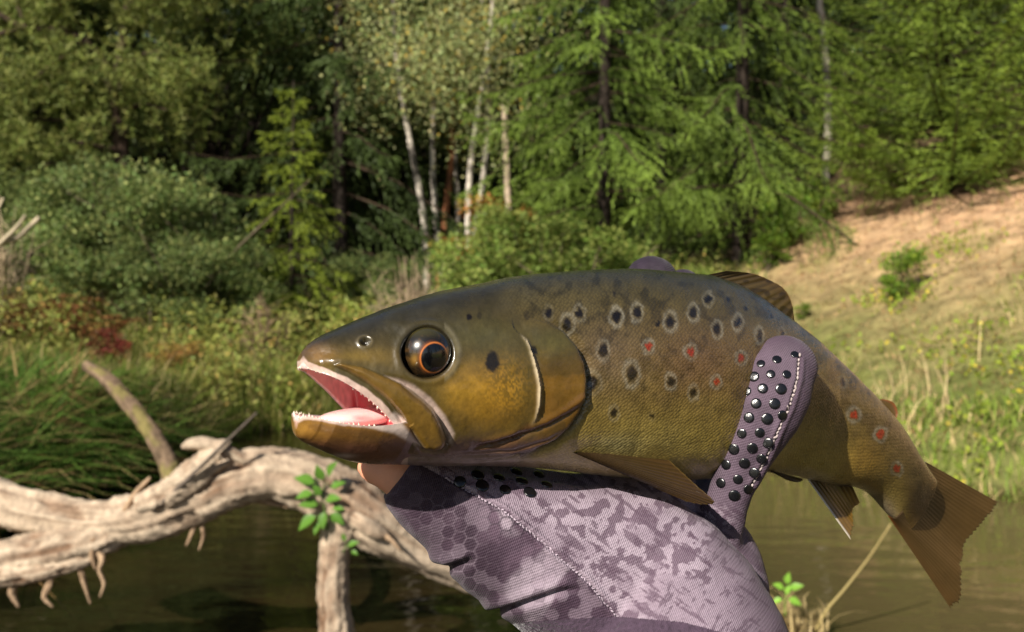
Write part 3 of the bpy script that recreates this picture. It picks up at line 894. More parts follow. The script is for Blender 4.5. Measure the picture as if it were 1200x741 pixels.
D0 = 3.45
log_part('trunk', [(-60, 560, 3.62, 27), (0, 588, 3.58, 27), (60, 604, 3.54, 27), (120, 612, 3.5, 26), (170, 606, 3.48, 30), (225, 588, 3.46, 31), (275, 563, 3.45, 33), (330, 556, 3.45, 32),
                   (385, 575, 3.45, 34), (430, 605, 3.45, 34), (480, 634, 3.5, 29), (540, 664, 3.56, 24), (620, 700, 3.66, 22), (700, 740, 3.75, 20)], 1, sub=150, k=26)
log_part('branch', [(-60, 668, 3.5, 27), (0, 657, 3.48, 26), (60, 645, 3.47, 24), (110, 633, 3.47, 21), (150, 618, 3.48, 17), (180, 606, 3.5, 12)], 2)
log_part('branch', [(-60, 684, 3.42, 14), (0, 676, 3.42, 14), (50, 668, 3.43, 12), (95, 658, 3.44, 9), (112, 652, 3.45, 5)], 3, k=14)
log_part('branch_stub', [(165, 592, 3.42, 14), (200, 578, 3.40, 19), (232, 556, 3.39, 20), (258, 533, 3.39, 17), (262, 530, 3.39, 14)], 4)
log_part('splinter', [(214, 524, 3.40, 3), (224, 521, 3.39, 8), (240, 520, 3.39, 9), (258, 524, 3.39, 8), (275, 533, 3.4, 7), (300, 545, 3.42, 8)], 5, k=12, sub=40)
log_part('splinter', [(195, 580, 3.36, 4), (222, 565, 3.36, 6), (250, 549, 3.36, 6), (270, 540, 3.36, 3)], 6, k=10, sub=30)
log_part('upright_stump', [(408, 590, 3.42, 30), (400, 618, 3.42, 24), (392, 650, 3.42, 18), (390, 700, 3.42, 19), (394, 745, 3.42, 21), (396, 800, 3.42, 25), (398, 880, 3.42, 28)], 7, sub=70)
log_part('mossy_branch', [(100, 428, 3.95, 6), (125, 445, 3.86, 9), (150, 472, 3.76, 10), (175, 505, 3.66, 11), (195, 540, 3.57, 12), (205, 575, 3.5, 14)], 8, k=14, col=srgb(120, 100, 80), dark=srgb(70, 58, 42), tint=srgb(112, 104, 58))
log_part('knot', [(405, 600, 3.40, 10), (425, 612, 3.36, 12), (440, 622, 3.36, 10), (455, 628, 3.37, 4)], 9, k=12, sub=24)
log_part('twig', [(180, 598, 3.38, 2.6), (222, 560, 3.33, 2.4), (262, 521, 3.30, 2.1), (301, 484, 3.28, 1.5)], 10, k=7, sub=30, col=srgb(104, 94, 84), dark=srgb(70, 60, 54))
for i, pts in enumerate([[(112, 642, 3.44, 8), (120, 655, 3.43, 7), (116, 668, 3.43, 5), (122, 684, 3.43, 4), (117, 700, 3.43, 2)],
                         [(60, 668, 3.43, 8), (58, 684, 3.43, 7), (52, 700, 3.43, 5), (62, 712, 3.43, 2)], [(20, 678, 3.43, 9), (14, 694, 3.43, 8), (22, 712, 3.43, 3)],
                         [(92, 660, 3.44, 6), (98, 682, 3.44, 5), (106, 708, 3.44, 2)], [(232, 600, 3.45, 7), (226, 622, 3.44, 5), (218, 640, 3.44, 2)], [(235, 606, 3.45, 5), (238, 628, 3.44, 4), (233, 645, 3.44, 1.5)],
                         [(148, 600, 3.44, 9), (160, 578, 3.42, 6), (176, 560, 3.40, 3)], [(130, 622, 3.44, 9), (112, 630, 3.43, 8), (108, 650, 3.42, 6), (112, 668, 3.42, 2)],
                         [(425, 612, 3.4, 7), (452, 628, 3.36, 5), (470, 646, 3.34, 2)], [(300, 585, 3.46, 8), (330, 592, 3.45, 5), (352, 596, 3.44, 2)]]):
    log_part('root', pts, 20 + i, k=9, sub=20, rough=.3, col=srgb(170, 144, 116), dark=srgb(104, 80, 60))

# ---------------------------------------------------------------- leafy sprouts
M_SPROUT = leaf_material('sprout_leaf', rough=.4, trans=.3)


def leaf_blade(L, W, col, fold=.18, curl=.2):
    s = np.linspace(0, 1, 7); w = W * np.sin(np.pi * np.clip(s, 0, 1) ** .75) * .5
    V = []
    for i, q in enumerate(s):
        zc = -curl * L * q * q
        V += [(q * L, -w[i], zc + fold * w[i] * 2), (q * L, 0, zc), (q * L, w[i], zc + fold * w[i] * 2)]
    F = []
    for i in range(6):
        b = i * 3; F += [(b, b + 1, b + 4, b + 3), (b + 1, b + 2, b + 5, b + 4)]
    V = np.array(V); c = np.array(col)[None] * np.where(np.abs(V[:, 1:2]) < 1e-6, 1.25, 1.0)
    return mesh('leaf', V, np.array(F), c, True)


def sprout(name, label, base, leaves, stem_pts, d, sc, col):
    root = empty(name, base, label, 'sprout')
    b = np.array(base); g = Geo()
    P = unproject(np.array(stem_pts)[:, 0], np.array(stem_pts)[:, 1], np.full(len(stem_pts), d)) - b
    add_tube(g, P, np.linspace(.004, .0018, len(P)) * sc, 5, np.array(col) * .8, sub=12)
    for x, y, ang, L, *_ in leaves:                        # little leaf stalks
        q = unproject(x, y, d - .02) - b
        i = np.argmin(np.linalg.norm(P - q, axis=1))
        add_tube(g, np.array([P[i], q]), [.0018 * sc, .0012 * sc], 4, np.array(col) * .8)
    obj('stem', g.mesh('stem', True), M_SPROUT, root)
    lm = leaf_blade(1, .62, col)
    rng = np.random.default_rng(5)
    for x, y, ang, L, *t in leaves:
        o = obj('leaf', lm, M_SPROUT, root)
        o.location = unproject(x, y, d - .02) - b
        s = L * d / FPX
        o.scale = (s, s, s)
        o.rotation_euler = (rng.uniform(-.5, .5) + 1.0, rng.uniform(-.3, .3) , 0)
        # leaf axis in the picture plane, blade tilted up towards the light
        dirv = Vector((math.cos(ang), rng.uniform(-.5, .1), math.sin(ang))).normalized()
        nrm = Vector((-.25, -.65, .7)); nrm = (nrm - dirv * nrm.dot(dirv)).normalized()
        Mx = Matrix((dirv, nrm.cross(dirv), nrm)).transposed()
        o.rotation_euler = Mx.to_euler()


SG = srgb(86, 124, 46)
sprout('leafy_sprout', 'bright green leafy sprout growing on the log above its upright stump', unproject(383, 622, 3.39),
       [(368, 566, 2.75, 24), (366, 578, 3.3, 20), (378, 562, 1.9, 20), (384, 558, 1.1, 22), (388, 572, .5, 18), (372, 592, 3.0, 22), (370, 605, 3.7, 26), (380, 600, 4.6, 20), (388, 602, 5.7, 20), (382, 586, .3, 20),
        (376, 580, 2.2, 16), (390, 596, .1, 14), (375, 612, 4.2, 16)],
       [(384, 622), (381, 605), (379, 585), (380, 562)], 3.36, 1, SG)
sprout('leafy_sprout', 'tiny green sprout on the log under the glove fingertip', unproject(404, 642, 3.38), [(408, 640, .5, 14), (404, 634, 1.8, 10), (412, 646, -.3, 9)], [(402, 648), (405, 640), (408, 634)], 3.33, .6, SG)

# islet with dry grass under the tail
ip = unproject(918, 741, 4.0); ip[2] = -.03
g = Geo()
nn = 26; rr, aa = np.meshgrid(np.linspace(0, 1, 9), np.linspace(0, 2 * np.pi, nn, endpoint=False), indexing='ij')
x = rr * np.cos(aa) * .26; y = rr * np.sin(aa) * .22
z = .10 * (1 - rr ** 2) + .05 * (fbm(x * 9 + 4, y * 9, 3, 3) - .5) * (1 - rr) - .05 * rr
V = np.stack([x, y, z], -1).reshape(-1, 3)
i, j = np.meshgrid(np.arange(8), np.arange(nn), indexing='ij'); i = i.ravel(); j = j.ravel()
g.add(V, np.stack([i * nn + j, i * nn + (j + 1) % nn, (i + 1) * nn + (j + 1) % nn, (i + 1) * nn + j], 1), srgb(92, 74, 46))
tus = empty('grass_tussock', ip, 'small tussock of pale dry grass in the water below the tail', 'grass')
obj('mound', g.mesh('mound', True), M_GROUND, tus)
n = 200
P = np.stack([rg.normal(size=n) * .06, rg.normal(size=n) * .06, np.full(n, .05)], 1)
V, F, C = blades(P, .13 * rg.uniform(.6, 1.3, n), np.full(n, .008), .8, np.array([srgb(200, 178, 126)] * n) * rg.uniform(.6, 1.2, (n, 1)), rg, 4)
tag(obj('blades', mesh('blades', V, F, C), M_GRASS, tus), kind='stuff')
g = Geo()
P = unproject(np.array([955, 968, 990, 1018, 1044]), np.array([741, 716, 690, 654, 614]), np.array([3.95, 3.93, 3.9, 3.86, 3.8])) - ip
add_tube(g, P, [.007, .006, .005, .004, .003], 6, srgb(186, 168, 112), sub=20, rough=.1)
obj('stalk', g.mesh('stalk', True), M_GRASS, tus)
sprout('leafy_sprout', 'young green sprout on the dry tussock below the tail', unproject(920, 716, 3.9), [(918, 690, 2.6, 14), (922, 684, 1.5, 14), (926, 690, .5, 16), (924, 702, -.3, 16), (916, 702, 3.5, 12), (921, 696, 1.2, 12)],
       [(920, 722), (920, 705), (922, 686)], 3.88, .9, srgb(120, 164, 60))
# ---------------------------------------------------------------- the trout
TOP = [(355.5, 418), (357, 413.5), (362, 407), (376, 396), (396, 386.5), (413, 379), (449, 364.7), (486, 352), (522, 341), (559, 333.7), (595, 326.4), (631, 321), (668, 318.2), (700, 316), (740, 315), (784, 318.3), (824, 322)]
BOT = [(430, 542.5), (486, 544), (520, 545), (559, 545), (600, 546), (640, 549), (680, 554), (715, 558), (755, 560), (795, 561), (830, 560)]
NEARLIP = [(355, 422), (362, 430), (375, 435), (390, 439), (407, 446), (430, 460), (450, 477), (462, 490), (472, 503), (500, 530)]
DEPTH = [(340, .268), (356, .272), (438, .2845), (520, .297), (600, .310), (700, .328), (780, .344), (830, .3555), (870, .365), (900, .371), (940, .378), (1000, .388), (1090, .412), (1180, .445)]
HW = [(355.5, .0022), (358, .0055), (363, .0080), (375, .0105), (396, .0128), (420, .0148), (450, .0166), (500, .0190), (560, .0212), (640, .0232), (720, .0245), (800, .0245), (860, .022), (910, .0185), (960, .0150), (1010, .0115), (1040, .0085), (1062, .0056), (1079, .0030)]
TAILPAIR = [((824, 322), (830, 560)), ((860, 335), (862, 557)), ((900, 360), (892, 553)), ((937, 387), (925, 557)), ((961, 407), (950, 563)), ((993.6, 437.6), (975, 568)), ((1026, 470), (1001, 571)),
            ((1054, 502), (1022, 580)), ((1078, 538), (1042, 603)), ((1096, 562), (1062, 624))]


def lut(tab, x):
    t = np.array(tab); return cr(t[:, 0], t[:, 1], np.asarray(x, float))


def lin(tab, x):
    t = np.array(tab); return np.interp(x, t[:, 0], t[:, 1])


N_HALF = 150
JAW0, JAW1 = 436.0, 452.0

# stations along the body: midplane column c for the head and trunk, slanted pairs for the tail
cs = np.concatenate([np.linspace(355.5, 366, 26, endpoint=False), np.linspace(366, 470, 150, endpoint=False), np.linspace(470, 700, 280, endpoint=False), np.linspace(700, 824, 110, endpoint=False)])
tp = np.array([p[0] for p in TAILPAIR], float); bp = np.array([p[1] for p in TAILPAIR], float)
u = np.linspace(0, len(tp) - 1, 230)
Tt = cr(np.arange(len(tp)), tp, u); Bt = cr(np.arange(len(tp)), bp, u)
Tpx = np.vstack([np.stack([cs, lut(TOP, cs)], 1), Tt])
Bx = np.r_[cs + 6 * sstep(700, 824, cs), Bt[:, 0]]
Bpx = np.stack([Bx, np.r_[lut(BOT, np.maximum(cs, 430)), Bt[:, 1]]], 1)
Cx = (Tpx[:, 0] + Bpx[:, 0]) / 2
dep = lin(DEPTH, Cx)
ker = np.ones(41) / 41
dep = np.convolve(np.pad(dep, 20, mode='reflect', reflect_type='odd'), ker, 'valid')
hw = lin(HW, Cx)
hw = np.where(Cx > 400, np.convolve(np.pad(hw, 8, mode='edge'), np.ones(17) / 17, 'valid'), hw)
T3 = unproject(Tpx[:, 0], Tpx[:, 1], dep)
B3 = unproject(Bpx[:, 0], Bpx[:, 1], dep)
sp_ = (T3 + unproject(np.maximum(Bpx[:, 0], Tpx[:, 0] * 0 + Bpx[:, 0]), Bpx[:, 1], dep)) / 2
tan = np.gradient(sp_, axis=0); tan[:, 2] = 0
for _ in range(3):
    tan = np.stack([np.convolve(np.pad(tan[:, q], 12, mode='edge'), np.ones(25) / 25, 'valid') for q in range(3)], 1)
tan /= np.linalg.norm(tan, axis=1)[:, None]
side = np.stack([tan[:, 1], -tan[:, 0], np.zeros(len(tan))], 1)          # towards the camera side


def lat(b):
    """lateral half-profile of the section at relative height b (+1 back .. -1 belly)"""
    return np.clip(1 - np.clip(b, -1, 1) ** 2, 0, 1) ** .40


def rim_fit(c, w, d, sd, T, B, table):
    """relative height of the mouth rim on each section, so that the near rim lands on the traced curve"""
    b = np.zeros(len(c))
    for _ in range(6):
        a = lat(b) * w
        x = c + a * sd[:, 0] / (d / FPX)
        y = lut(table, x)
        P = unproject(x, y, d + a * sd[:, 1])
        H = (T - B) / 2; C = (T + B) / 2
        b = np.clip(np.sum((P - C) * H, 1) / np.sum(H * H, 1), -.97, .97)
    return b


bot_all = BOT_L_TAB = [(340, 500), (346.5, 503), (348.5, 510), (354, 516), (365, 522.5), (376, 527.5), (398, 537), (415, 541.6), (430, 542.5)]
yb = np.where(cs < 430, lut(BOT_L_TAB, np.minimum(cs, 430)), lut(BOT, np.maximum(cs, 430)))
Bpx[:len(cs), 1] = yb
B3 = unproject(Bpx[:, 0], Bpx[:, 1], dep)
mth = 1 - sstep(JAW0, JAW1, Cx)                                            # 1 where the mouth is open
b_lip = rim_fit(Cx, hw, dep, side, T3, B3, NEARLIP)
T_LIP = .62
t = np.linspace(0, 1, N_HALF)
eb = np.cos(np.pi * t)


def section(T, B, w, sd, bl, m, rise):
    """near and far half rings; where m = 1 the ring stops at the rim and folds in to the palate"""
    C = (T + B) / 2; H = (T - B) / 2
    q = np.clip(t / T_LIP, 0, 1)[None]; qi = np.clip((t - T_LIP) / (1 - T_LIP), 0, 1)[None]
    ang = np.arccos(np.clip(bl, -1, 1))[:, None]
    bo = np.cos(q * ang)                                                   # outer skin down to the rim
    M = m[:, None]
    b_out = bo * M + eb[None] * (1 - M)
    b_in = (bl[:, None] + (1 - bl[:, None]) * rise[:, None] * np.sin(np.pi / 2 * qi) ** .75)
    b = np.where(t[None] <= T_LIP, b_out, b_in * M + eb[None] * (1 - M))
    a_in = lat(bl)[:, None] * (.90 * np.cos(np.pi / 2 * qi ** 1.15)) * (1 - .0 * qi)
    a = np.where(t[None] <= T_LIP, lat(b_out), a_in * M + lat(eb)[None] * (1 - M))
    base = C[:, None] + b[..., None] * H[:, None]
    off = (a * w[:, None])[..., None] * sd[:, None]
    return base + off, base - off


near, far = section(T3, B3, hw, side, b_lip, mth, .58 * sstep(357, 378, Cx))


def grid_normals(G):
    n = np.cross(np.gradient(G, axis=0), np.gradient(G, axis=1))
    return n / (np.linalg.norm(n, axis=2)[..., None] + 1e-12)


# --- traced features of the near side, in photograph pixels
MAX_POLY = [(391, 429), (399, 426.5), (425, 430), (450, 440.5), (470, 449), (484, 460), (498, 471), (507, 480), (517, 498), (523, 514), (522, 521), (517, 526), (507, 528), (496, 525), (484, 509), (468, 486), (450, 466), (430, 450), (412, 439)]
FOLD_POLY = [(450, 441), (468, 444), (485, 451), (505, 466), (522, 487), (533, 508), (531, 522), (525, 522), (524, 512), (517, 497), (507, 479), (485, 459)]
GILL = [(560, 280), (596, 352), (618, 372), (640, 377), (660, 389), (674, 405), (683, 425), (686.5, 446), (684, 466), (677, 484), (666, 500), (648, 516), (622, 528), (585, 537), (560, 546), (545, 600)]
GILL2 = [(682, 470), (665, 483), (640, 497), (612, 508), (580, 520), (545, 530)]
PREOP = [(606, 391), (616, 401), (621, 412), (627, 432), (631, 452), (630, 474), (626, 490), (617, 500)]
PREOP2 = [(617, 500), (600, 512), (578, 520), (556, 522)]
JAWLINE = [(400, 527), (440, 532), (490, 536), (530, 537), (570, 536)]
EYE_C = (500.5, 414.0)
SPOTS = [(642.6, 367, 4.6, 0.25), (665, 380, 6.6, .8), (678.7, 367.6, 5.6, .6), (722.4, 371.6, 6.4, 1), (746.5, 366, 6, .9), (770.5, 381, 3.2, 0), (785, 377.5, 6.4, 1), (812.4, 366.5, 5.6, .9), (830, 351, 4.8, .6), (840.5, 386, 5.6, 1),
         (865, 378, 5.4, 1), (890, 393.5, 5, 1), (916, 390, 3.6, .5), (706.4, 411, 6.4, .9), (740, 438.7, 8.2, 1.25), (785.8, 447.4, 5.6, 1.0), (812.4, 460, 5, .9), (719, 484, 5, .6), (764, 487, 3.2, .2), (694.7, 449, 8, .6),
         (576, 424, 10.5, 0), (549.5, 372, 4.2, 0), (561, 371, 4, -.5), (617, 370, 5, -.5), (625, 411, 5.4, 0), (988, 448, 4, .3), (958, 432, 3.5, .2), (854, 352, 3, .1), (874, 362, 3, .1), (720, 345, 2.6, -.3), (905, 372, 2.6, 0), (605, 436, 6, -.75), (648, 425, 10, -.8), (600, 372, 9, -.85), (640, 440, 14, -.85)]
REDS = [(760, 406.6, 4.2), (809, 412, 4.6), (868.5, 420, 4.2), (839.4, 448, 3.8), (1001, 485.7, 4.6), (1032, 509, 4.4), (1050.5, 549.5, 4.0)]


def head_mask(px, py):
    d, s, _ = seg_dist(px, py, GILL)
    inside = (px < 545) | (s > 0)                     # right of travel = towards the head
    return np.where(inside, 1.0, 0.0), np.where(inside, d, -d)


def relief(px, py):
    h = np.zeros_like(px)
    hm, sd = head_mask(px, py)
    # gill cover: a plate whose free edge stands proud, with a groove behind it
    gf = sstep(366, 392, py) * sstep(552, 536, py)
    h += gf * .0016 * sstep(0, 1.6, sd) * np.exp(-np.clip(sd, 0, 400) / 75.) * sstep(560, 640, px + .3 * (540 - py))
    h -= gf * .0013 * np.exp(-((sd + 4.0) / 5.0) ** 2) * sstep(575, 640, px)
    d, s, al = seg_dist(px, py, GILL2)
    h -= .0007 * np.exp(-(d / 2.2) ** 2) * sstep(0, .2, al) * sstep(1, .85, al)
    h += .0005 * np.exp(-((d - 5) / 4.) ** 2) * (s > 0) * sstep(1, .8, al)
    d, s, al = seg_dist(px, py, PREOP)
    h += .0007 * np.exp(-(d / 2.3) ** 2) * sstep(0, .15, al) * sstep(1, .8, al)
    h -= .0006 * sstep(0, 1, np.where(s < 0, 1, 0) * np.exp(-(d / 14.) ** 2)) * sstep(1, .8, al) * (px > 600)
    d, s, al = seg_dist(px, py, PREOP2)
    h -= .0006 * np.exp(-(d / 4.5) ** 2)
    # maxilla
    sdm = poly_sd(px, py, MAX_POLY)
    h += .0022 * (1 - (1 - np.clip(sdm / 9.0, 0, 1)) ** 2)
    h -= .0009 * np.exp(-((sdm + 2.0) / 2.6) ** 2) * sstep(440, 480, px)
    sdf = poly_sd(px, py, FOLD_POLY)
    h -= .0005 * sstep(-4, 6, sdf) * sstep(526, 505, py)
    # jaw underside fold
    d, s, al = seg_dist(px, py, JAWLINE)
    h -= .0005 * np.exp(-(d / 2.2) ** 2)
    for yy in (0, 5.5, 10):                            # throat folds
        d, s, al = seg_dist(px, py, [(520, 533 + yy * .6), (560, 531 + yy), (600, 526 + yy), (640, 513 + yy), (664, 499 + yy)])
        h -= .00045 * np.exp(-(d / 1.6) ** 2) * sstep(0, .2, al) * sstep(1, .8, al)
    # eye rim and socket
    r = np.hypot((px - EYE_C[0]) / 1.03, py - EYE_C[1])
    h += .00045 * np.exp(-((r - 34) / 5.) ** 2) - .0038 * sstep(30.5, 25, r)
    # nostril
    r = np.hypot(px - 428, (py - 400.5) * 1.25)
    h += .0004 * np.exp(-((r - 8.0) / 2.6) ** 2) - .0011 * np.exp(-(r / 4.5) ** 2)
    # brow, cheek bones
    h += .0008 * np.exp(-(((px - 498) / 40.) ** 2 + ((py - 381) / 8.) ** 2))
    h += .0009 * np.exp(-(((px - 395) / 28.) ** 2 + ((py - 424) / 7.) ** 2))
    h += .0006 * np.exp(-(((px - 575) / 34.) ** 2 + ((py - 462) / 34.) ** 2))
    # fine unevenness
    h += .00022 * (fbm(px * .045, py * .045, 5, 3) - .5) * 2 + .00008 * (fbm(px * .2, py * .2, 6, 2) - .5)
    return h


def blend(c, rgb, m):
    m = np.clip(m, 0, 1)[..., None]
    return c * (1 - m) + np.asarray(rgb)[None] * m


def tail_tint(c, px, py):
    c = blend(c, srgb(98, 74, 38), sstep(0, 26, (px - 1066) * .85 + (py - 572) * .52) * .9)
    return blend(c, srgb(48, 34, 22), np.exp(-(((px - 1080) / 21.) ** 2 + ((py - 590) / 27.) ** 2) ** 1.5) * .92)


def paint(px, py, v):
    """skin pigment; v = 0 on the back .. 1 under the belly"""
    n1 = fbm(px * .03, py * .03, 1, 4); n2 = fbm(px * .11, py * .11, 2, 3); n3 = fbm(px * .5, py * .5, 3, 2)
    hm, sd = head_mask(px, py)
    vv = v + (n1 - .5) * .12
    stops = [(0, srgb(46, 44, 34)), (.12, srgb(60, 56, 38)), (.26, srgb(84, 73, 40)), (.42, srgb(104, 86, 46)), (.54, srgb(122, 101, 50)), (.66, srgb(152, 130, 62)), (.80, srgb(180, 158, 86)), (1, srgb(200, 186, 160))]
    xs = [s[0] for s in stops]
    c = np.stack([np.interp(vv, xs, [s[1][k] for s in stops]) for k in range(3)], -1)
    c = blend(c, srgb(118, 84, 64), np.exp(-(((px - 820) / 60.) ** 2 + ((py - 430) / 45.) ** 2)) * .5)       # rosy flank
    c = blend(c, srgb(120, 100, 84), np.exp(-(((px - 712) / 40.) ** 2 + ((py - 425) / 40.) ** 2)) * .45)
    c = blend(c, srgb(168, 150, 84), np.exp(-(((px - 770) / 55.) ** 2 + ((py - 520) / 22.) ** 2)) * .55)
    c = blend(c, srgb(170, 160, 110), np.exp(-(((px - 722) / 30.) ** 2 + ((py - 522) / 12.) ** 2)) * .7)
    c = blend(c, srgb(132, 116, 92), sstep(12, 0, -sd) * sstep(470, 500, py) * (sd < 0) * .8)
    # tail stalk: warmer, yellow below
    c = blend(c, srgb(92, 76, 42), sstep(960, 1030, px) * .6)
    c = blend(c, srgb(172, 132, 52), np.exp(-(((px - 1012) / 26.) ** 2 + ((py - 545) / 26.) ** 2)) * .6)
    c = tail_tint(c, px, py)
    c = blend(c, srgb(196, 180, 150), np.exp(-(((px - 1042) / 8.) ** 2 + ((py - 598) / 12.) ** 2)) * .25)
    c = c * (0.80 + .40 * n2[..., None]) * (0.88 + .24 * n3[..., None])
    c = c * (1 - .42 * sstep(.52, .68, fbm(px * .09 + 3, py * .09, 77, 4)) * sstep(.75, .35, v))[..., None]
    # ---- head
    H = np.zeros_like(c) + srgb(92, 78, 40)
    H = blend(H, srgb(48, 46, 36), sstep(.36, .10, v + (n1 - .5) * .10) * .92)
    H = blend(H, srgb(62, 56, 30), sstep(.52, .66, n1) * .5)
    H = blend(H, srgb(88, 84, 46), np.exp(-(((px - 560) / 60.) ** 2 + ((py - 395) / 22.) ** 2)) * .7)
    H = blend(H, srgb(150, 112, 34), np.exp(-(((px - 572) / 40.) ** 2 + ((py - 468) / 36.) ** 2)) * .95)
    H = blend(H, srgb(176, 134, 44), np.exp(-(((px - 545) / 26.) ** 2 + ((py - 458) / 24.) ** 2)) * (.35 + .6 * n2))
    H = blend(H, srgb(190, 140, 40), np.exp(-(((px - 590) / 22.) ** 2 + ((py - 455) / 24.) ** 2)) * .8 * sstep(.40, .62, n3))
    H = blend(H, srgb(124, 88, 28), sstep(618, 640, px) * sstep(395, 440, py) * .85)
    H = blend(H, srgb(70, 58, 30), sstep(610, 640, px) * sstep(.48, .62, fbm(px * .04 + 8, py * .04, 23, 3)) * .55)
    H = blend(H, srgb(100, 92, 44), np.exp(-(((px - 648) / 26.) ** 2 + ((py - 402) / 16.) ** 2)) * .8)
    H = blend(H, srgb(96, 66, 24), np.exp(-(((px - 662) / 30.) ** 2 + ((py - 478) / 16.) ** 2)) * .5)
    H = blend(H, srgb(158, 128, 52), np.exp(-(((px - 430) / 34.) ** 2 + ((py - 418) / 10.) ** 2)) * .5)
    H = blend(H, srgb(140, 100, 40), np.exp(-(((px - 372) / 22.) ** 2 + ((py - 416) / 12.) ** 2)) * .7)
    H = blend(H, srgb(120, 84, 66), sstep(500, 528, py - .12 * (600 - px) * (px < 600)) * .85)
    H = blend(H, srgb(150, 132, 122), sstep(524, 542, py) * .8)
    d, s, al = seg_dist(px, py, GILL2)
    H = blend(H, srgb(70, 42, 22), np.exp(-(d / 3.) ** 2) * .7)
    H = blend(H, srgb(112, 72, 30), (s > 0) * sstep(14, 3, d) * .5 * (px > 560))
    H = blend(H, srgb(60, 40, 30), np.exp(-((sd - 1) / 2.2) ** 2) * (px > 600) * sstep(400, 430, py) * .6)
    d, s, al = seg_dist(px, py, PREOP)
    H = blend(H, srgb(226, 206, 170), np.exp(-(d / (1.3 + 1.4 * np.sin(np.pi * np.clip(al, 0, 1)))) ** 2) * sstep(0, .12, al) * sstep(1, .72, al) * .9)
    d, s, al = seg_dist(px, py, PREOP2)
    H = blend(H, srgb(104, 66, 44), np.exp(-(d / 4.) ** 2) * .5)
    # upper lip, maxilla, pale fold
    sdm = poly_sd(px, py, MAX_POLY)
    H = blend(H, srgb(122, 92, 32) , sstep(0, 3, sdm))
    H = blend(H, srgb(150, 112, 40) , sstep(2, 8, sdm) * sstep(455, 500, px) * .6)
    H = blend(H, srgb(104, 82, 36), sstep(2, 9, sdm) * .5 * n1 * 1.4)
    H = blend(H, srgb(176, 144, 96), sstep(4.5, 1, sdm) * (sdm > 0) * sstep(470, 500, px) * .7)
    sdf = poly_sd(px, py, FOLD_POLY)
    H = blend(H, srgb(214, 188, 176), sstep(-2, 3.5, sdf) * sstep(1.5, -.5, sdm) * .92 * sstep(534, 500, py))
    lipy = lin(NEARLIP, px)
    gw = 3.4 + 3.0 * np.exp(-((px - 368) / 15.) ** 2) + 3.0 * (n2 - .5)
    H = blend(H, srgb(216, 186, 172), np.where(px < 478, sstep(gw + 1.2, gw - 1.2, lipy - py), 0) * sstep(3, .5, sdm) * .95)
    wht = poly_sd(px, py, [(462, 484), (472, 489), (484, 508), (495, 525), (486, 521), (470, 508), (455, 499), (440, 499), (425, 498), (440, 494)])
    H = blend(H, srgb(222, 202, 192), sstep(-2.5, 3, wht) * (sdm < 1.5) * .92)
    # eye surround
    r = np.hypot((px - EYE_C[0]) / 1.03, py - EYE_C[1])
    H = blend(H, srgb(40, 34, 20), sstep(33, 29, r))
    H = blend(H, srgb(160, 150, 120), np.exp(-((r - 36) / 3.) ** 2) * (px > 520) * .5)
    r = np.hypot(px - 428, (py - 400.5) * 1.25)
    H = blend(H, srgb(34, 28, 20), np.exp(-(r / 5.) ** 2) * .9)
    H = blend(H, srgb(132, 118, 84), np.exp(-((r - 8.5) / 2.) ** 2) * .4)
    H = H * (1 - .30 * sstep(.50, .28, v))[..., None]
    H = H * (0.80 + .40 * n2[..., None]) * (.86 + .28 * n3[..., None])
    m = np.where(px < 540, 1, sstep(-1.2, .8, sd))
    soft = sstep(400, 372, py)
    m = m * (1 - soft) + soft * sstep(-22, 26, sd)
    soft = sstep(530, 545, py)
    m = m * (1 - soft) + soft * sstep(660, 590, px)
    c = c * (1 - m[..., None]) + H * m[..., None]
    # dark slot behind the gill cover
    c = blend(c, srgb(30, 22, 18), np.exp(-((sd + 3.5) / 3.2) ** 2) * (px > 610) * sstep(395, 430, py) * .8)
    # ---- spots
    jx = (fbm(px * .22, py * .22, 8, 2) - .5) * 4.6; jy = (fbm(px * .22 + 40, py * .22, 9, 2) - .5) * 4.6
    for x, y, r, halo in SPOTS:
        rr = np.hypot((px + jx - x) / .76, (py + jy - y) / 1.14) / r
        k = np.abs(rr) < 3.4
        if not k.any(): continue
        if halo > 0: c[k] = blend(c[k], srgb(166, 160, 142), np.exp(-((rr[k] - 1.55) / .36) ** 2) * .46 * min(1, halo) * (.2 + 1.3 * n2[k]))
        c[k] = blend(c[k], srgb(18, 11, 8), sstep(1.25, .72, rr[k]) * (0.95 + min(0, halo)))
    for x, y, r in REDS:
        rr = np.hypot((px + jx - x) / .9, (py + jy - y) / 1.05) / r
        k = rr < 3.4
        if not k.any(): continue
        c[k] = blend(c[k], srgb(164, 158, 142), np.exp(-((rr[k] - 1.75) / .42) ** 2) * .42 * (.4 + 1.1 * n2[k]))
        c[k] = blend(c[k], srgb(160, 46, 20), sstep(1.2, .8, rr[k]) * .95)
        c[k] = blend(c[k], srgb(90, 26, 14), sstep(.6, .2, rr[k]) * .5)
    return c * .74, m


def finish_half(near, far, inner, innercol, vv, do_relief=True):
    """relief + pigment evaluated on the near half and mirrored to the far half"""
    px, py, _ = project(near)
    c, hm = paint(px, py, vv)
    if do_relief:
        h = relief(px, py) * (1 - inner)
        Nn = grid_normals(near); Nf = -grid_normals(far)
        mid = (near + far) / 2
        sg = np.sign(np.sum(Nn * (near - mid), -1)); sg[sg == 0] = 1
        fade = np.clip(np.linalg.norm(near - far, axis=-1) / .006, 0, 1)
        good = np.median(np.sign(np.sum(Nn * (near - mid), -1)))
        near = near + Nn * good * (h * fade)[..., None]
        far = far + Nf * good * (h * fade)[..., None]
    c = c * (1 - inner[..., None]) + innercol * inner[..., None]
    return near, far, c, hm


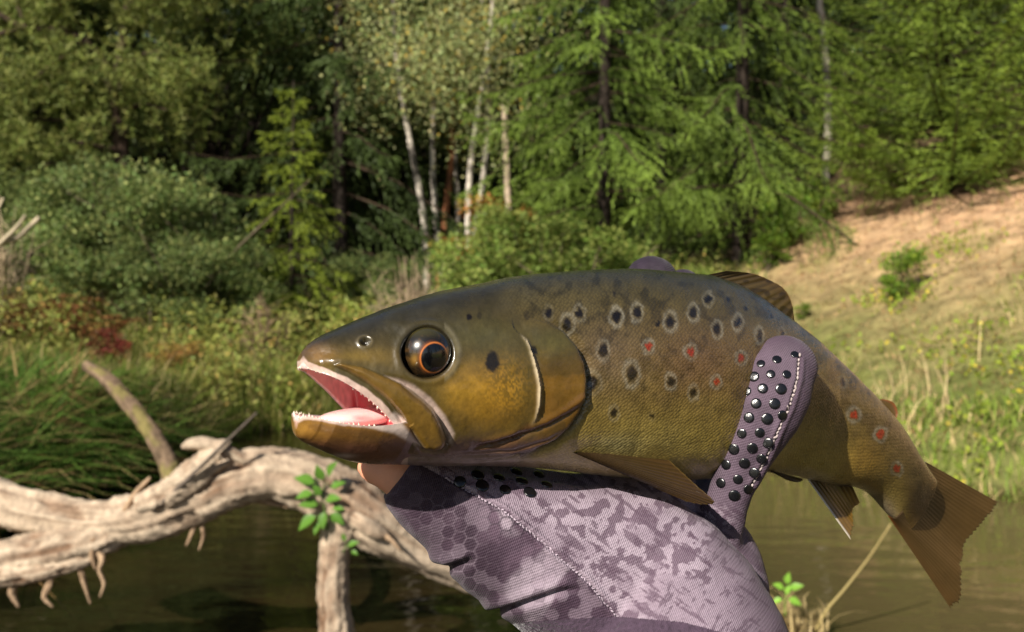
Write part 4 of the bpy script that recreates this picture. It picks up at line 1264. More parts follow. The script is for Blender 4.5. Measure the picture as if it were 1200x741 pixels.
def stitch(near, far):
    """rings: near half t=0..1 then far half back"""
    n, k = near.shape[:2]
    G = np.concatenate([near, far[:, -2:0:-1]], 1)
    K = G.shape[1]
    i, j = np.meshgrid(np.arange(n - 1), np.arange(K), indexing='ij'); i = i.ravel(); j = j.ravel(); j2 = (j + 1) % K
    F = np.stack([i * K + j, i * K + j2, (i + 1) * K + j2, (i + 1) * K + j], 1)
    V = G.reshape(-1, 3)
    V = np.vstack([V, G[0].mean(0), G[-1].mean(0)])
    jj = np.arange(K); j2 = (jj + 1) % K
    F3 = np.vstack([np.stack([np.full(K, len(V) - 2), j2, jj], 1), np.stack([np.full(K, len(V) - 1), (n - 1) * K + jj, (n - 1) * K + j2], 1)])
    return V, F, F3


def ring_attr(a, b=None):
    b = a if b is None else b
    G = np.concatenate([a, b[:, -2:0:-1]], 1)
    sh = (-1,) + G.shape[2:]
    return np.concatenate([G.reshape(sh), G[0].mean(0)[None], G[-1].mean(0)[None]], 0)


PINK = srgb(226, 150, 150); DEEP = srgb(196, 66, 74); GUM = srgb(232, 200, 194)
tt = np.broadcast_to(t[None], near.shape[:2]); mm = np.broadcast_to(mth[:, None], near.shape[:2])
inner = np.where((tt > T_LIP - .004), mm, 0.0)
inner = sstep(.25, .75, inner)
cc = np.broadcast_to(Cx[:, None], near.shape[:2])
ink = sstep(378, 436, cc)
rid = vnoise(cc * .35, tt * 40., 4)
ic = GUM[None, None] * (1 - ink[..., None]) + (PINK * (.75 + .4 * rid[..., None])) * ink[..., None]
ic = blend(ic, DEEP, sstep(405, 440, cc) * sstep(.66, .85, tt) * .75)
# the throat wall where the jaws meet
pxn, pyn, _ = project(near)
wall = sstep(JAW0 - 4, JAW0 + 2, cc) * sstep(JAW1 + 6, JAW1 - 2, cc) * (pxn < 472) * (tt > T_LIP)
inner = np.maximum(inner, wall)
ic = blend(ic, DEEP, wall * .8)
near, far, cU, hmU = finish_half(near, far, inner, ic, tt)
arc = np.r_[0, np.cumsum(np.linalg.norm(np.diff((T3 + B3) / 2, axis=0), axis=1))]
VU, FU, F3U = stitch(near, far)
uU = ring_attr(np.broadcast_to(arc[:, None], tt.shape).copy())
gir = np.concatenate([np.zeros((len(near), 1)), np.cumsum(np.linalg.norm(np.diff(near, axis=1), axis=2), axis=1)], 1)
vU = ring_attr(gir)
CU = ring_attr(cU)
scU = ring_attr((1 - hmU) * (1 - inner))
wetU = ring_attr(inner)

# lower jaw
NEARLIP_L = [(346.5, 500), (350, 492.5), (356, 489), (364, 489), (380, 492), (405, 496.5), (440, 499), (465, 496), (490, 490), (530, 486)]
BOT_L = [(346.5, 504), (348.5, 510), (354, 516), (365, 522.5), (376, 527.5), (398, 537), (415, 541.6), (440, 543.4), (475, 543.8), (510, 543.8)]
HW_L = [(346.5, .0016), (349, .0052), (354, .0080), (366, .0108), (390, .0132), (414, .0145), (445, .0152), (465, .0138), (500, .0100)]
cl = np.concatenate([np.linspace(346.5, 358, 34, endpoint=False), np.linspace(358, 492, 170)])
dl = lin(DEPTH, cl) - .0005
wl = lin(HW_L, cl)
sl = np.tile(side[30][None], (len(cl), 1)) * .5 + np.array([np.interp(cl, Cx[:330], side[:330, q]) for q in range(3)]).T * .5
sl /= np.linalg.norm(sl, axis=1)[:, None]
BL = unproject(cl, lut(BOT_L, cl), dl)
shl = .95 * wl * sl[:, 0] / (dl / FPX)
TL = unproject(cl + shl, lut(NEARLIP_L, cl + shl), dl + .95 * wl * sl[:, 1]) - (.95 * wl)[:, None] * sl
tl = np.linspace(0, 1, N_HALF)
# t runs from the keel up the outside to the lip, then down the inside to the floor of the mouth
ql = np.clip(tl / .6, 0, 1); qf = np.clip((tl - .6) / .4, 0, 1)
la = np.where(tl <= .6, np.sin(np.pi / 2 * np.clip(ql * 1.25, 0, 1)) ** .8, .88 * (1 - qf) + .0 * qf)
lb = np.where(tl <= .6, -np.cos(np.pi * ql), 1 - .62 * np.sin(np.pi / 2 * qf) ** .6)
C_ = (TL + BL) / 2; H_ = (TL - BL) / 2
fl_in = np.where(tl[None] > .6, 1 - .62 * sstep(347, 362, cl)[:, None] * np.sin(np.pi / 2 * qf)[None] ** .6, lb[None])
nl = C_[:, None] + fl_in[..., None] * H_[:, None] + (la[None] * wl[:, None])[..., None] * sl[:, None]
fl = C_[:, None] + fl_in[..., None] * H_[:, None] - (la[None] * wl[:, None])[..., None] * sl[:, None]
ttl = np.broadcast_to(tl[None], nl.shape[:2])
inl = sstep(.585, .61, ttl)
ccl = np.broadcast_to(cl[:, None], nl.shape[:2])
icl = blend(np.zeros(nl.shape[:2] + (3,)) + GUM, PINK, sstep(.68, .8, ttl) * .55)
icl = blend(icl, DEEP, sstep(415, 445, ccl) * sstep(.72, .9, ttl) * .6)
pxl, pyl, _ = project(nl)
nl, fl, cL, hmL = finish_half(nl, fl, inl, icl, np.full(nl.shape[:2], .5), False)
n2 = fbm(pxl * .11, pyl * .11, 2, 3); n3 = fbm(pxl * .5, pyl * .5, 3, 2)
jaw = np.zeros_like(cL) + srgb(122, 86, 38)
lipL = lin(NEARLIP_L, pxl)
jaw = blend(jaw, srgb(150, 108, 44), np.exp(-(((pxl - 362) / 20.) ** 2 + ((pyl - 503) / 8.) ** 2)))
jaw = blend(jaw, srgb(112, 74, 62), sstep(510, 528, pyl) * .85)
jaw = blend(jaw, srgb(206, 184, 176), np.exp(-(((pxl - 402) / 13.) ** 2 + ((pyl - 534.5) / 2.6) ** 2)) * .8)
jaw = blend(jaw, srgb(150, 118, 102), sstep(537, 543, pyl) * .6)
jaw = blend(jaw, srgb(216, 190, 178), sstep(4.6, 1.2, pyl - lipL + 3 * (n2 - .5)) * .85)
jaw = blend(jaw, srgb(92, 62, 34), sstep(.5, .66, fbm(pxl * .035, pyl * .06, 29, 3)) * .4 * sstep(4, 8, pyl - lipL))
jaw = blend(jaw, srgb(222, 202, 192), sstep(-3, 3, poly_sd(pxl, pyl, [(430, 499), (470, 495), (496, 526), (482, 519), (462, 508), (445, 504)])) * .9)
jaw *= .78 * (0.84 + .32 * n2[..., None]) * (.9 + .2 * n3[..., None])
cL = jaw * (1 - inl[..., None]) + icl * inl[..., None]
VL, FL, F3L = stitch(nl, fl)

# tongue
def blob(c, ax, r, n=28, m=18):
    th, ph = np.meshgrid(np.linspace(0, np.pi, m), np.linspace(0, 2 * np.pi, n, endpoint=False), indexing='ij')
    L = np.stack([np.cos(th) * r[0], np.sin(th) * np.cos(ph) * r[1], np.sin(th) * np.sin(ph) * r[2]], -1)
    V = (np.asarray(c) + L @ np.asarray(ax)).reshape(-1, 3)
    i, j = np.meshgrid(np.arange(m - 1), np.arange(n), indexing='ij'); i = i.ravel(); j = j.ravel(); j2 = (j + 1) % n
    return V, np.stack([i * n + j, (i + 1) * n + j, (i + 1) * n + j2, i * n + j2], 1)


axh = np.stack([tan[60], side[60], [0, 0, 1]])
tg_c = unproject(421, 489, float(lin(DEPTH, 421)) + .001)
VT, FT = blob(tg_c, axh, (.0125, .0070, .0026))
colT = np.tile(srgb(238, 196, 192), (len(VT), 1)); ppx, ppy, _ = project(VT)
colT = blend(colT, DEEP, np.exp(-(((ppx - 424) / 9.) ** 2 + ((ppy - 490) / 3.) ** 2)) * .7)

nU, nL = len(VU), len(VL)
V = np.vstack([VU, VL, VT])
z1 = lambda n, v=0.0: np.full(n, v)
me = mesh('trout_body', V, [np.vstack([FU, FL + nU, FT + nU + nL]), np.vstack([F3U, F3L + nU])], np.vstack([CU, ring_attr(cL), colT]), True,
          {'scaly': np.r_[scU, z1(nL), z1(len(VT))], 'su': np.r_[uU, z1(nL), z1(len(VT))], 'sv': np.r_[vU, z1(nL), z1(len(VT))], 'flesh': np.r_[wetU, ring_attr(inl), z1(len(VT), 1)]})


def trout_material():
    m, nt, p, out = new_mat('trout_skin')
    lk = nt.links.new
    a = node(nt, 'ShaderNodeAttribute', attribute_name='Col')
    sc = node(nt, 'ShaderNodeAttribute', attribute_name='scaly')
    su = node(nt, 'ShaderNodeAttribute', attribute_name='su'); sv = node(nt, 'ShaderNodeAttribute', attribute_name='sv')
    fl_ = node(nt, 'ShaderNodeAttribute', attribute_name='flesh')
    cb = node(nt, 'ShaderNodeCombineXYZ'); lk(su.outputs['Fac'], cb.inputs[0]); lk(sv.outputs['Fac'], cb.inputs[1])
    mp = node(nt, 'ShaderNodeMapping'); mp.inputs['Scale'].default_value = (850, 1050, 1); mp.inputs['Rotation'].default_value = (0, 0, .785)
    lk(cb.outputs[0], mp.inputs[0])
    vo = node(nt, 'ShaderNodeTexVoronoi', voronoi_dimensions='2D', i_Scale=1.0, i_Randomness=0.55)
    lk(mp.outputs[0], vo.inputs['Vector'])
    # darker scale rims
    mr = node(nt, 'ShaderNodeMapRange'); mr.inputs[1].default_value = .25; mr.inputs[2].default_value = .72; mr.inputs[3].default_value = 1.08; mr.inputs[4].default_value = .80
    lk(vo.outputs['Distance'], mr.inputs[0])
    mx = node(nt, 'ShaderNodeMix', data_type='FLOAT'); mx.inputs[2].default_value = 1.0
    lk(sc.outputs['Fac'], mx.inputs[0]); lk(mr.outputs[0], mx.inputs[3])
    vm = node(nt, 'ShaderNodeVectorMath', operation='SCALE'); lk(a.outputs['Color'], vm.inputs[0]); lk(mx.outputs[0], vm.inputs['Scale'])
    lk(vm.outputs[0], p.inputs['Base Color'])
    tc = node(nt, 'ShaderNodeTexCoord')
    no = node(nt, 'ShaderNodeTexNoise', i_Scale=900.0, i_Detail=3.0)
    lk(tc.outputs['Object'], no.inputs['Vector'])
    hs = node(nt, 'ShaderNodeMath', operation='MULTIPLY'); lk(vo.outputs['Distance'], hs.inputs[0]); lk(sc.outputs['Fac'], hs.inputs[1])
    ad = node(nt, 'ShaderNodeMath', operation='MULTIPLY_ADD'); ad.inputs[1].default_value = -1.0; lk(hs.outputs[0], ad.inputs[0])
    nm = node(nt, 'ShaderNodeMath', operation='MULTIPLY'); nm.inputs[1].default_value = .5; lk(no.outputs[0], nm.inputs[0]); lk(nm.outputs[0], ad.inputs[2])
    b = node(nt, 'ShaderNodeBump'); b.inputs['Strength'].default_value = .28; b.inputs['Distance'].default_value = .0006
    lk(ad.outputs[0], b.inputs['Height']); lk(b.outputs[0], p.inputs['Normal'])
    n4 = node(nt, 'ShaderNodeTexNoise', i_Scale=160.0, i_Detail=4.0); lk(tc.outputs['Object'], n4.inputs['Vector'])
    rr = node(nt, 'ShaderNodeMapRange'); rr.inputs[1].default_value = .35; rr.inputs[2].default_value = .65; rr.inputs[3].default_value = .24; rr.inputs[4].default_value = .46
    lk(n4.outputs[0], rr.inputs[0]); lk(rr.outputs[0], p.inputs['Roughness'])
    p.inputs['Specular IOR Level'].default_value = .5
    p.inputs['Coat Weight'].default_value = .6
    p.inputs['Coat Roughness'].default_value = .06
    b2 = node(nt, 'ShaderNodeBump'); b2.inputs['Strength'].default_value = .45; b2.inputs['Distance'].default_value = .0008
    n5 = node(nt, 'ShaderNodeTexNoise', i_Scale=420.0, i_Detail=5.0); lk(tc.outputs['Object'], n5.inputs['Vector']); lk(n5.outputs[0], b2.inputs['Height']); lk(b2.outputs[0], p.inputs['Coat Normal'])
    ss = node(nt, 'ShaderNodeMath', operation='MULTIPLY'); ss.inputs[1].default_value = .35; lk(fl_.outputs['Fac'], ss.inputs[0])
    lk(ss.outputs[0], p.inputs['Subsurface Weight']); p.inputs['Subsurface Radius'].default_value = (.004, .0015, .001); p.inputs['Subsurface Scale'].default_value = .6
    return m


M_TROUT = trout_material()
trout_base = unproject(700, 560, .335)
trout = empty('trout', trout_base, 'spotted brown trout with golden head and open pink mouth held in the gloved hand', 'fish')
NEG = Matrix.Translation(-Vector(trout_base))


def trout_part(name, me, mat, parent=None):
    me.transform(NEG)
    return obj(name, me, mat, parent or trout)


trout_part('body', me, M_TROUT)

# ---- eyes
def eye_material():
    m, nt, p, out = new_mat('trout_eye')
    a = node(nt, 'ShaderNodeAttribute', attribute_name='Col')
    nt.links.new(a.outputs['Color'], p.inputs['Base Color'])
    p.inputs['Roughness'].default_value = .25
    p.inputs['Coat Weight'].default_value = 1.0; p.inputs['Coat Roughness'].default_value = .02
    return m


M_EYE = eye_material()


def mirror_pt(p, i):
    """reflect a point through the fish's midplane at station i"""
    m = (T3[i] + B3[i]) / 2
    return p - 2 * np.dot(p - m, side[i]) * side[i]


i_eye = int(np.argmin(np.abs(Cx - 468)))
d_surf = float(lin(DEPTH, 468)) - .0165 * .86
R_EYE = 31.0 * d_surf / FPX
eye_near = unproject(EYE_C[0], EYE_C[1], d_surf + R_EYE * .62)
for which in (0, 1):
    c0 = eye_near if which == 0 else mirror_pt(eye_near, i_eye)
    out_dir = side[i_eye] * (1 if which == 0 else -1)
    tocam = np.array([0, 0, CAM_Z]) - c0; tocam /= np.linalg.norm(tocam)
    fwd = out_dir * .72 + tocam * .55 if which == 0 else out_dir * 1.0
    fwd = fwd + np.array([0, 0, .02]); fwd /= np.linalg.norm(fwd)
    up = np.array([0, 0, 1.0]); up -= fwd * up.dot(fwd); up /= np.linalg.norm(up)
    rt = np.cross(up, fwd)
    ax = np.stack([fwd, rt, up])
    nth, nph = 90, 120
    th, ph = np.meshgrid(np.linspace(0, np.pi, nth), np.linspace(0, 2 * np.pi, nph, endpoint=False), indexing='ij')
    bul = np.where(th < 1.2, 1 + .06 * np.cos(th / 1.2 * np.pi / 2), 1)
    L = np.stack([np.cos(th) * R_EYE * .78 * bul, np.sin(th) * np.cos(ph) * R_EYE, np.sin(th) * np.sin(ph) * R_EYE], -1)
    V = (c0 + L @ ax).reshape(-1, 3)
    i, j = np.meshgrid(np.arange(nth - 1), np.arange(nph), indexing='ij'); i = i.ravel(); j = j.ravel(); j2 = (j + 1) % nph
    F = np.stack([i * nph + j, (i + 1) * nph + j, (i + 1) * nph + j2, i * nph + j2], 1)
    yy = (np.sin(th) * np.cos(ph)).ravel() ; zz = (np.sin(th) * np.sin(ph)).ravel()
    yy = yy * (1 if which == 0 else -1)
    # pupil slightly below and right of the ball's centre, gold rim, dark iris with bronze flecks
    rp = np.hypot((yy - .07) / .50, (zz + .16) / .52)
    c = np.tile(srgb(26, 21, 14), (len(V), 1))
    nz = fbm(yy * 9 + 3, zz * 9, 6, 3)
    c = blend(c, srgb(100, 70, 34), sstep(.5, .75, nz) * .25)
    c = blend(c, srgb(140, 104, 44), np.exp(-(((yy + .66) / .12) ** 2 + ((zz + .22) / .2) ** 2)) * .8)
    c = blend(c, srgb(64, 60, 30), sstep(.5, .85, zz) * .6)
    c = blend(c, srgb(20, 18, 14), sstep(.2, .6, yy) * .7)
    c = blend(c, srgb(196, 112, 48), np.exp(-((rp - 1.10) / .055) ** 2) * (1 - .45 * sstep(.2, .6, yy)))
    c = blend(c, srgb(110, 62, 28), np.exp(-((rp - 1.22) / .09) ** 2) * .45 * sstep(.3, -.3, yy))
    c = blend(c, np.array([.002, .002, .003]), sstep(1.06, 1.0, rp))
    eye = trout_part('eye', mesh('eye', V, F, c, True), M_EYE)

# ---- teeth
g = Geo()
kL = int(round(.6 * (N_HALF - 1))) + 1; kU = int(round(T_LIP * (N_HALF - 1))) + 1
for rimN, rimF, xs_, sgn in ((nl[:, kL], fl[:, kL], np.r_[np.linspace(352, 400, 13), np.linspace(404, 440, 7)], 1), (near[:330, kU], far[:330, kU], np.r_[np.linspace(362, 400, 9), np.linspace(405, 458, 12)], -1)):
    rx = project(rimN)[0]
    for x in xs_:
        q_ = int(np.argmin(np.abs(rx - x)))
        for r_, keep in ((rimN[q_], 1), (rimF[q_], x < 395)):
            if not keep: continue
            inw = ((rimN[q_] + rimF[q_]) / 2 - r_); inw /= np.linalg.norm(inw) + 1e-9
            h_ = RNG.uniform(.0005, .0011) * (1.15 if sgn > 0 else .75)
            a_ = r_ + inw * .0004 - np.array([0, 0, sgn * .0003]); b_ = a_ + np.array([0, 0, sgn * h_]) + inw * .0003 + RNG.normal(size=3) * .0001
            add_tube(g, np.array([a_, (a_ + b_) / 2, b_]), [.00036, .00026, .00006], 6, srgb(214, 200, 180))
trout_part('teeth', g.mesh('teeth', True), M_EYE)


# ---- fins
def fin_material():
    m, nt, p, out = new_mat('trout_fin')
    lk = nt.links.new
    a = node(nt, 'ShaderNodeAttribute', attribute_name='Col')
    lk(a.outputs['Color'], p.inputs['Base Color'])
    p.inputs['Roughness'].default_value = .32; p.inputs['Coat Weight'].default_value = .35; p.inputs['Coat Roughness'].default_value = .15
    t_ = node(nt, 'ShaderNodeBsdfTranslucent'); lk(a.outputs['Color'], t_.inputs[0])
    mix = node(nt, 'ShaderNodeMixShader'); mix.inputs[0].default_value = .22
    lk(p.outputs[0], mix.inputs[1]); lk(t_.outputs[0], mix.inputs[2]); lk(mix.outputs[0], out.inputs[0])
    return m


M_FIN = fin_material()


def fin(name, base, edge, dbase, dedge, rays, colf, thick=.0011, ripple=.00028, bow=0.0, ns=46, frac=.03, seed=0):
    """fin membrane between a base curve and an outer edge (pixels), ribbed by its rays; thick at the root"""
    nr = rays * 8
    v = np.linspace(0, 1, nr)
    ub = np.linspace(0, 1, len(base)); ue = np.linspace(0, 1, len(edge))
    Bp = cr(ub, np.array(base, float), v); Ep = cr(ue, np.array(edge, float), v)
    db = np.interp(v, np.linspace(0, 1, len(dbase)), dbase); de = np.interp(v, np.linspace(0, 1, len(dedge)), dedge)
    s = np.linspace(0, 1, ns)
    rv = np.cos(v * rays * 2 * np.pi)
    tip = 1 - .35 * frac * (0.5 - .5 * rv) - frac * (vnoise(v * rays * .6, v * 0 + seed, seed))
    S = s[:, None] * tip[None]
    px = Bp[None, :, 0] * (1 - S) + Ep[None, :, 0] * S; py = Bp[None, :, 1] * (1 - S) + Ep[None, :, 1] * S
    d = db[None] * (1 - S) + de[None] * S - bow * np.sin(np.pi * S) * np.sin(np.pi * v)[None]
    d = d + .0006 * np.sin(v * 9 + seed)[None] * S ** 2
    rib = ripple * rv[None] * (1 - .55 * S) * sstep(0, .12, S)
    th = thick * (1 - .72 * S) * .5
    front = unproject(px, py, d - th - rib * .5)
    back = unproject(px, py, d + th + rib * .5)
    n, k = px.shape
    V = np.vstack([front.reshape(-1, 3), back.reshape(-1, 3)])
    i, j = np.meshgrid(np.arange(n - 1), np.arange(k - 1), indexing='ij'); a = (i * k + j).ravel()
    F = np.stack([a, a + 1, a + k + 1, a + k], 1); nv = n * k
    Fb = F[:, ::-1] + nv
    rim = np.concatenate([np.arange(k), np.arange(1, n) * k + k - 1, (n - 1) * k + np.arange(k - 2, -1, -1), np.arange(n - 2, 0, -1) * k])
    r2 = np.roll(rim, -1)
    Fr = np.stack([rim, rim + nv, r2 + nv, r2], 1)
    vv = np.broadcast_to(v[None], px.shape)
    c = colf(S, vv, rv[None] * np.ones_like(S), px, py)
    c = c * (.85 + .3 * fbm(px * .12, py * .12, seed + 3, 3)[..., None])
    return trout_part(name, mesh(name, V, np.vstack([F, Fb, Fr]), np.vstack([c.reshape(-1, 3)] * 2), True), M_FIN)


def fin_col(root, mid, tip, ray_dark, rim=None, rimw=.06):
    def f(S, v, rv, px, py):
        c = np.zeros(S.shape + (3,)) + root
        c = blend(c, mid, sstep(0, .45, S)); c = blend(c, tip, sstep(.45, 1, S))
        c = blend(c, ray_dark, sstep(.2, -1, rv) * .42)
        if rim is not None: c = blend(c, rim, np.maximum(sstep(1 - rimw, 1, S), 0) * .7)
        return c
    return f


def dmid(x): return float(lin(DEPTH, x))


BR = srgb(64, 48, 26); BR2 = srgb(124, 90, 40); BR3 = srgb(138, 96, 40); BRD = srgb(66, 48, 26)
fin('pectoral_fin', [(661, 523), (664, 525), (668, 527.5)][::-1] if False else [(668, 529), (664, 526), (661, 523)][::-1], [(770, 519), (786, 540), (803, 556), (820, 572), (839, 589), (826, 592), (806, 588.5)],
    [.3065, .3045, .3035], [.3235, .322, .320, .318, .316, .3145, .3135], 15, fin_col(srgb(70, 52, 30), BR, srgb(76, 55, 28), srgb(36, 27, 16), srgb(150, 120, 62), .03), thick=.002, ripple=.0005, bow=.004, frac=.015, seed=1)
fin('caudal_fin', [(1084, 541), (1079, 566), (1066, 588), (1050, 606), (1040, 604)], [(1172, 590), (1160, 604), (1146, 620), (1132, 642), (1129, 660), (1131, 680), (1126, 702), (1118, 719)],
    [dmid(1085), dmid(1080), dmid(1066), dmid(1050), dmid(1045)], [.446, .442, .439, .436, .434, .434, .434, .433], 30,
    lambda S, v, rv, px, py: tail_tint(blend(fin_col(srgb(60, 45, 26), srgb(82, 63, 34), srgb(96, 71, 36), srgb(56, 42, 24), srgb(120, 80, 40), .05)(S, v, rv, px, py), srgb(150, 84, 34), sstep(.82, 1, v) * .5) * 1.0, px, py), thick=.0056, ripple=.00014, bow=-.002, frac=.06, seed=2)
fin('dorsal_fin', [(820, 324), (846, 330), (876, 347), (905, 368), (934, 391)], [(852, 317.5), (880, 320), (903, 328), (919, 338), (928, 355), (932, 383)],
    [dmid(824), dmid(850), dmid(876), dmid(904), dmid(930)], [dmid(846), dmid(876) + .002, dmid(895) + .003, dmid(912), dmid(922), dmid(930)], 12,
    lambda S, v, rv, px, py: blend(fin_col(srgb(72, 60, 36), srgb(86, 70, 38), srgb(78, 60, 32), srgb(48, 37, 22), srgb(150, 116, 50), .06)(S, v, rv, px, py), srgb(24, 18, 12), sstep(.62, .75, vnoise(px * .12, py * .2, 5)) * .6), thick=.003, ripple=.0004, frac=.03, seed=3)
fin('adipose_fin', [(1022, 470), (1034, 482), (1046, 496)], [(1034, 467.5), (1047, 472), (1052, 484), (1048, 497)], [dmid(1015), dmid(1025), dmid(1036)], [dmid(1024)] * 4, 2,
    lambda S, v, rv, px, py: blend(np.zeros(S.shape + (3,)) + srgb(88, 68, 36), srgb(140, 74, 34), sstep(.7, 1, S) * .7), thick=.004, ripple=0, frac=.0, seed=4)
fin('anal_fin', [(944, 559), (962, 564), (980, 568), (999, 570)], [(1000, 637), (1001, 618), (1000, 600), (1008, 590)], [dmid(950)] * 2 + [dmid(972)] * 2, [dmid(960) - .004, dmid(970), dmid(980), dmid(990)], 9,
    lambda S, v, rv, px, py: blend(fin_col(srgb(74, 56, 26), srgb(116, 88, 36), srgb(128, 96, 38), srgb(70, 50, 24))(S, v, rv, px, py), srgb(226, 216, 200), sstep(.07, .03, v) * .9), thick=.003, frac=.08, seed=5)
fin('pelvic_fin', [(884, 546), (892, 549), (900, 551)], [(944, 562), (936, 566), (922, 563)], [dmid(900) - .012] * 3, [dmid(925) - .010] * 3, 6, fin_col(BRD, BR, BR, srgb(40, 30, 18), srgb(150, 130, 90), .08), thick=.002, frac=.04, seed=6)
# ---------------------------------------------------------------- the gloved hand
def capsule_chain(pts, k=28, sub=60, flat=1.0, cap0=True, cap1=True):
    """closed tapered tube, pts = (px, py, depth, radius_px), flat = thickness in depth relative to width, rounded ends"""
    A = np.array(pts, float)
    u = np.linspace(0, 1, len(A)); s = np.linspace(0, 1, sub)
    A = cr(u, A, s)
    R = A[:, 3] * A[:, 2] / FPX
    P = unproject(A[:, 0], A[:, 1], A[:, 2])
    def cap(P, R, end):
        d = P[0] - P[1] if end == 0 else P[-1] - P[-2]
        d /= np.linalg.norm(d)
        p0, r0 = (P[0], R[0]) if end == 0 else (P[-1], R[-1])
        a = np.linspace(0, np.pi / 2, 8)[1:]
        return p0[None] + d[None] * (np.sin(a) * r0)[:, None], np.maximum(np.cos(a) * r0, r0 * .02)
    if cap0:
        cp, crr = cap(P, R, 0); P = np.vstack([cp[::-1], P]); R = np.r_[crr[::-1], R]
    if cap1:
        cp, crr = cap(P, R, 1); P = np.vstack([P, cp]); R = np.r_[R, crr]
    T = np.gradient(P, axis=0); T /= np.linalg.norm(T, axis=1)[:, None] + 1e-12
    view = P - np.array([0, 0, CAM_Z]); view /= np.linalg.norm(view, axis=1)[:, None]
    W = np.cross(T, view); W /= np.linalg.norm(W, axis=1)[:, None] + 1e-9
    D = np.cross(W, T)
    a = np.linspace(0, 2 * np.pi, k, endpoint=False)
    V = P[:, None] + R[:, None, None] * (np.cos(a)[None, :, None] * W[:, None] + flat * np.sin(a)[None, :, None] * D[:, None])
    n = len(P)
    i, j = np.meshgrid(np.arange(n - 1), np.arange(k), indexing='ij'); i = i.ravel(); j = j.ravel(); j2 = (j + 1) % k
    F = np.stack([i * k + j, i * k + j2, (i + 1) * k + j2, (i + 1) * k + j], 1)
    V = np.vstack([V.reshape(-1, 3), P[:1], P[-1:]])
    jj = np.arange(k); j2 = (jj + 1) % k
    F3 = np.vstack([np.stack([np.full(k, len(V) - 2), j2, jj], 1), np.stack([np.full(k, len(V) - 1), (n - 1) * k + jj, (n - 1) * k + j2], 1)])
    return V, F, F3


def fuse(chains, voxel, smooth=6, subdiv=0):
    g = Geo()
    for V, F, F3 in chains:
        b = g.n; g.add(V, F); g.F3.append(F3 + b)
    me0 = g.mesh('tmp')
    o = bpy.data.objects.new('tmp', me0); COL.objects.link(o)
    m = o.modifiers.new('r', 'REMESH'); m.mode = 'VOXEL'; m.voxel_size = voxel; m.adaptivity = 0
    m = o.modifiers.new('s', 'SMOOTH'); m.factor = .5; m.iterations = smooth
    if subdiv:
        m = o.modifiers.new('d', 'SUBSURF'); m.levels = subdiv; m.render_levels = subdiv
    dg = bpy.context.evaluated_depsgraph_get()
    ev = o.evaluated_get(dg); em = ev.to_mesh()
    n = len(em.vertices); V = np.empty(n * 3, np.float32); em.vertices.foreach_get('co', V); V = V.reshape(-1, 3).astype(float)
    N = np.empty(n * 3, np.float32); em.vertices.foreach_get('normal', N); N = N.reshape(-1, 3).astype(float)
    npoly = len(em.polygons); L = np.empty(len(em.loops), np.int32); em.loops.foreach_get('vertex_index', L)
    tot = np.empty(npoly, np.int32); em.polygons.foreach_get('loop_total', tot)
    assert (tot == 4).all()
    F = L.reshape(-1, 4).copy()
    ev.to_mesh_clear(); bpy.data.objects.remove(o); bpy.data.meshes.remove(me0)
    return V, F, N


THUMB = [(470, 556, .3045, 36), (495, 575, .306, 46), (525, 594, .308, 55), (582, 626, .311, 74), (650, 655, .316, 92), (735, 693, .322, 122), (786, 770, .312, 138), (800, 860, .292, 140), (805, 960, .262, 140)]
PALM = [(700, 610, .335, 60), (740, 616, .345, 62), (790, 628, .352, 60), (830, 652, .350, 56), (846, 690, .34, 56)]
THENAR = [(505, 562, .309, 28), (545, 572, .315, 36), (590, 584, .322, 42), (640, 592, .328, 42), (690, 596, .333, 40), (740, 604, .338, 38)]
INDEX = [(690, 612, .350, 36), (712, 590, .372, 32), (735, 520, .388, 30), (750, 420, .392, 28), (762, 352, .382, 32), (763, 331, .374, 32)]
MIDDLE = [(745, 622, .358, 36), (770, 590, .385, 32), (795, 500, .405, 28), (805, 410, .405, 27), (803, 350, .394, 25), (800, 339, .389, 24)]
RING = [(800, 635, .358, 36), (822, 600, .392, 30), (850, 530, .43, 27), (856, 460, .442, 25), (850, 420, .436, 23)]
PINKY = [(832, 652, .340, 34), (846, 612, .339, 27), (855, 580, .338, 26), (865, 552, .3375, 29), (876, 522, .337, 36), (892, 484, .3375, 45.5), (907, 449, .339, 46), (919, 429, .341, 39)]


def shrink(ch, f): return [(x, y, d, r * f) for x, y, d, r in ch]


glove_chains = [capsule_chain(THUMB, 40, 90, .74, cap0=False), capsule_chain(PALM, 36, 50, .8), capsule_chain(THENAR, 30, 50, .8), capsule_chain(INDEX), capsule_chain(MIDDLE), capsule_chain(RING), capsule_chain(PINKY, 32, 60, .66)]
GV, GF, GN = fuse(glove_chains, .0015, 4, 2)
gpx, gpy, gd = project(GV)
front = np.sum(GN * (np.array([0, 0, CAM_Z]) - GV), 1) > 0

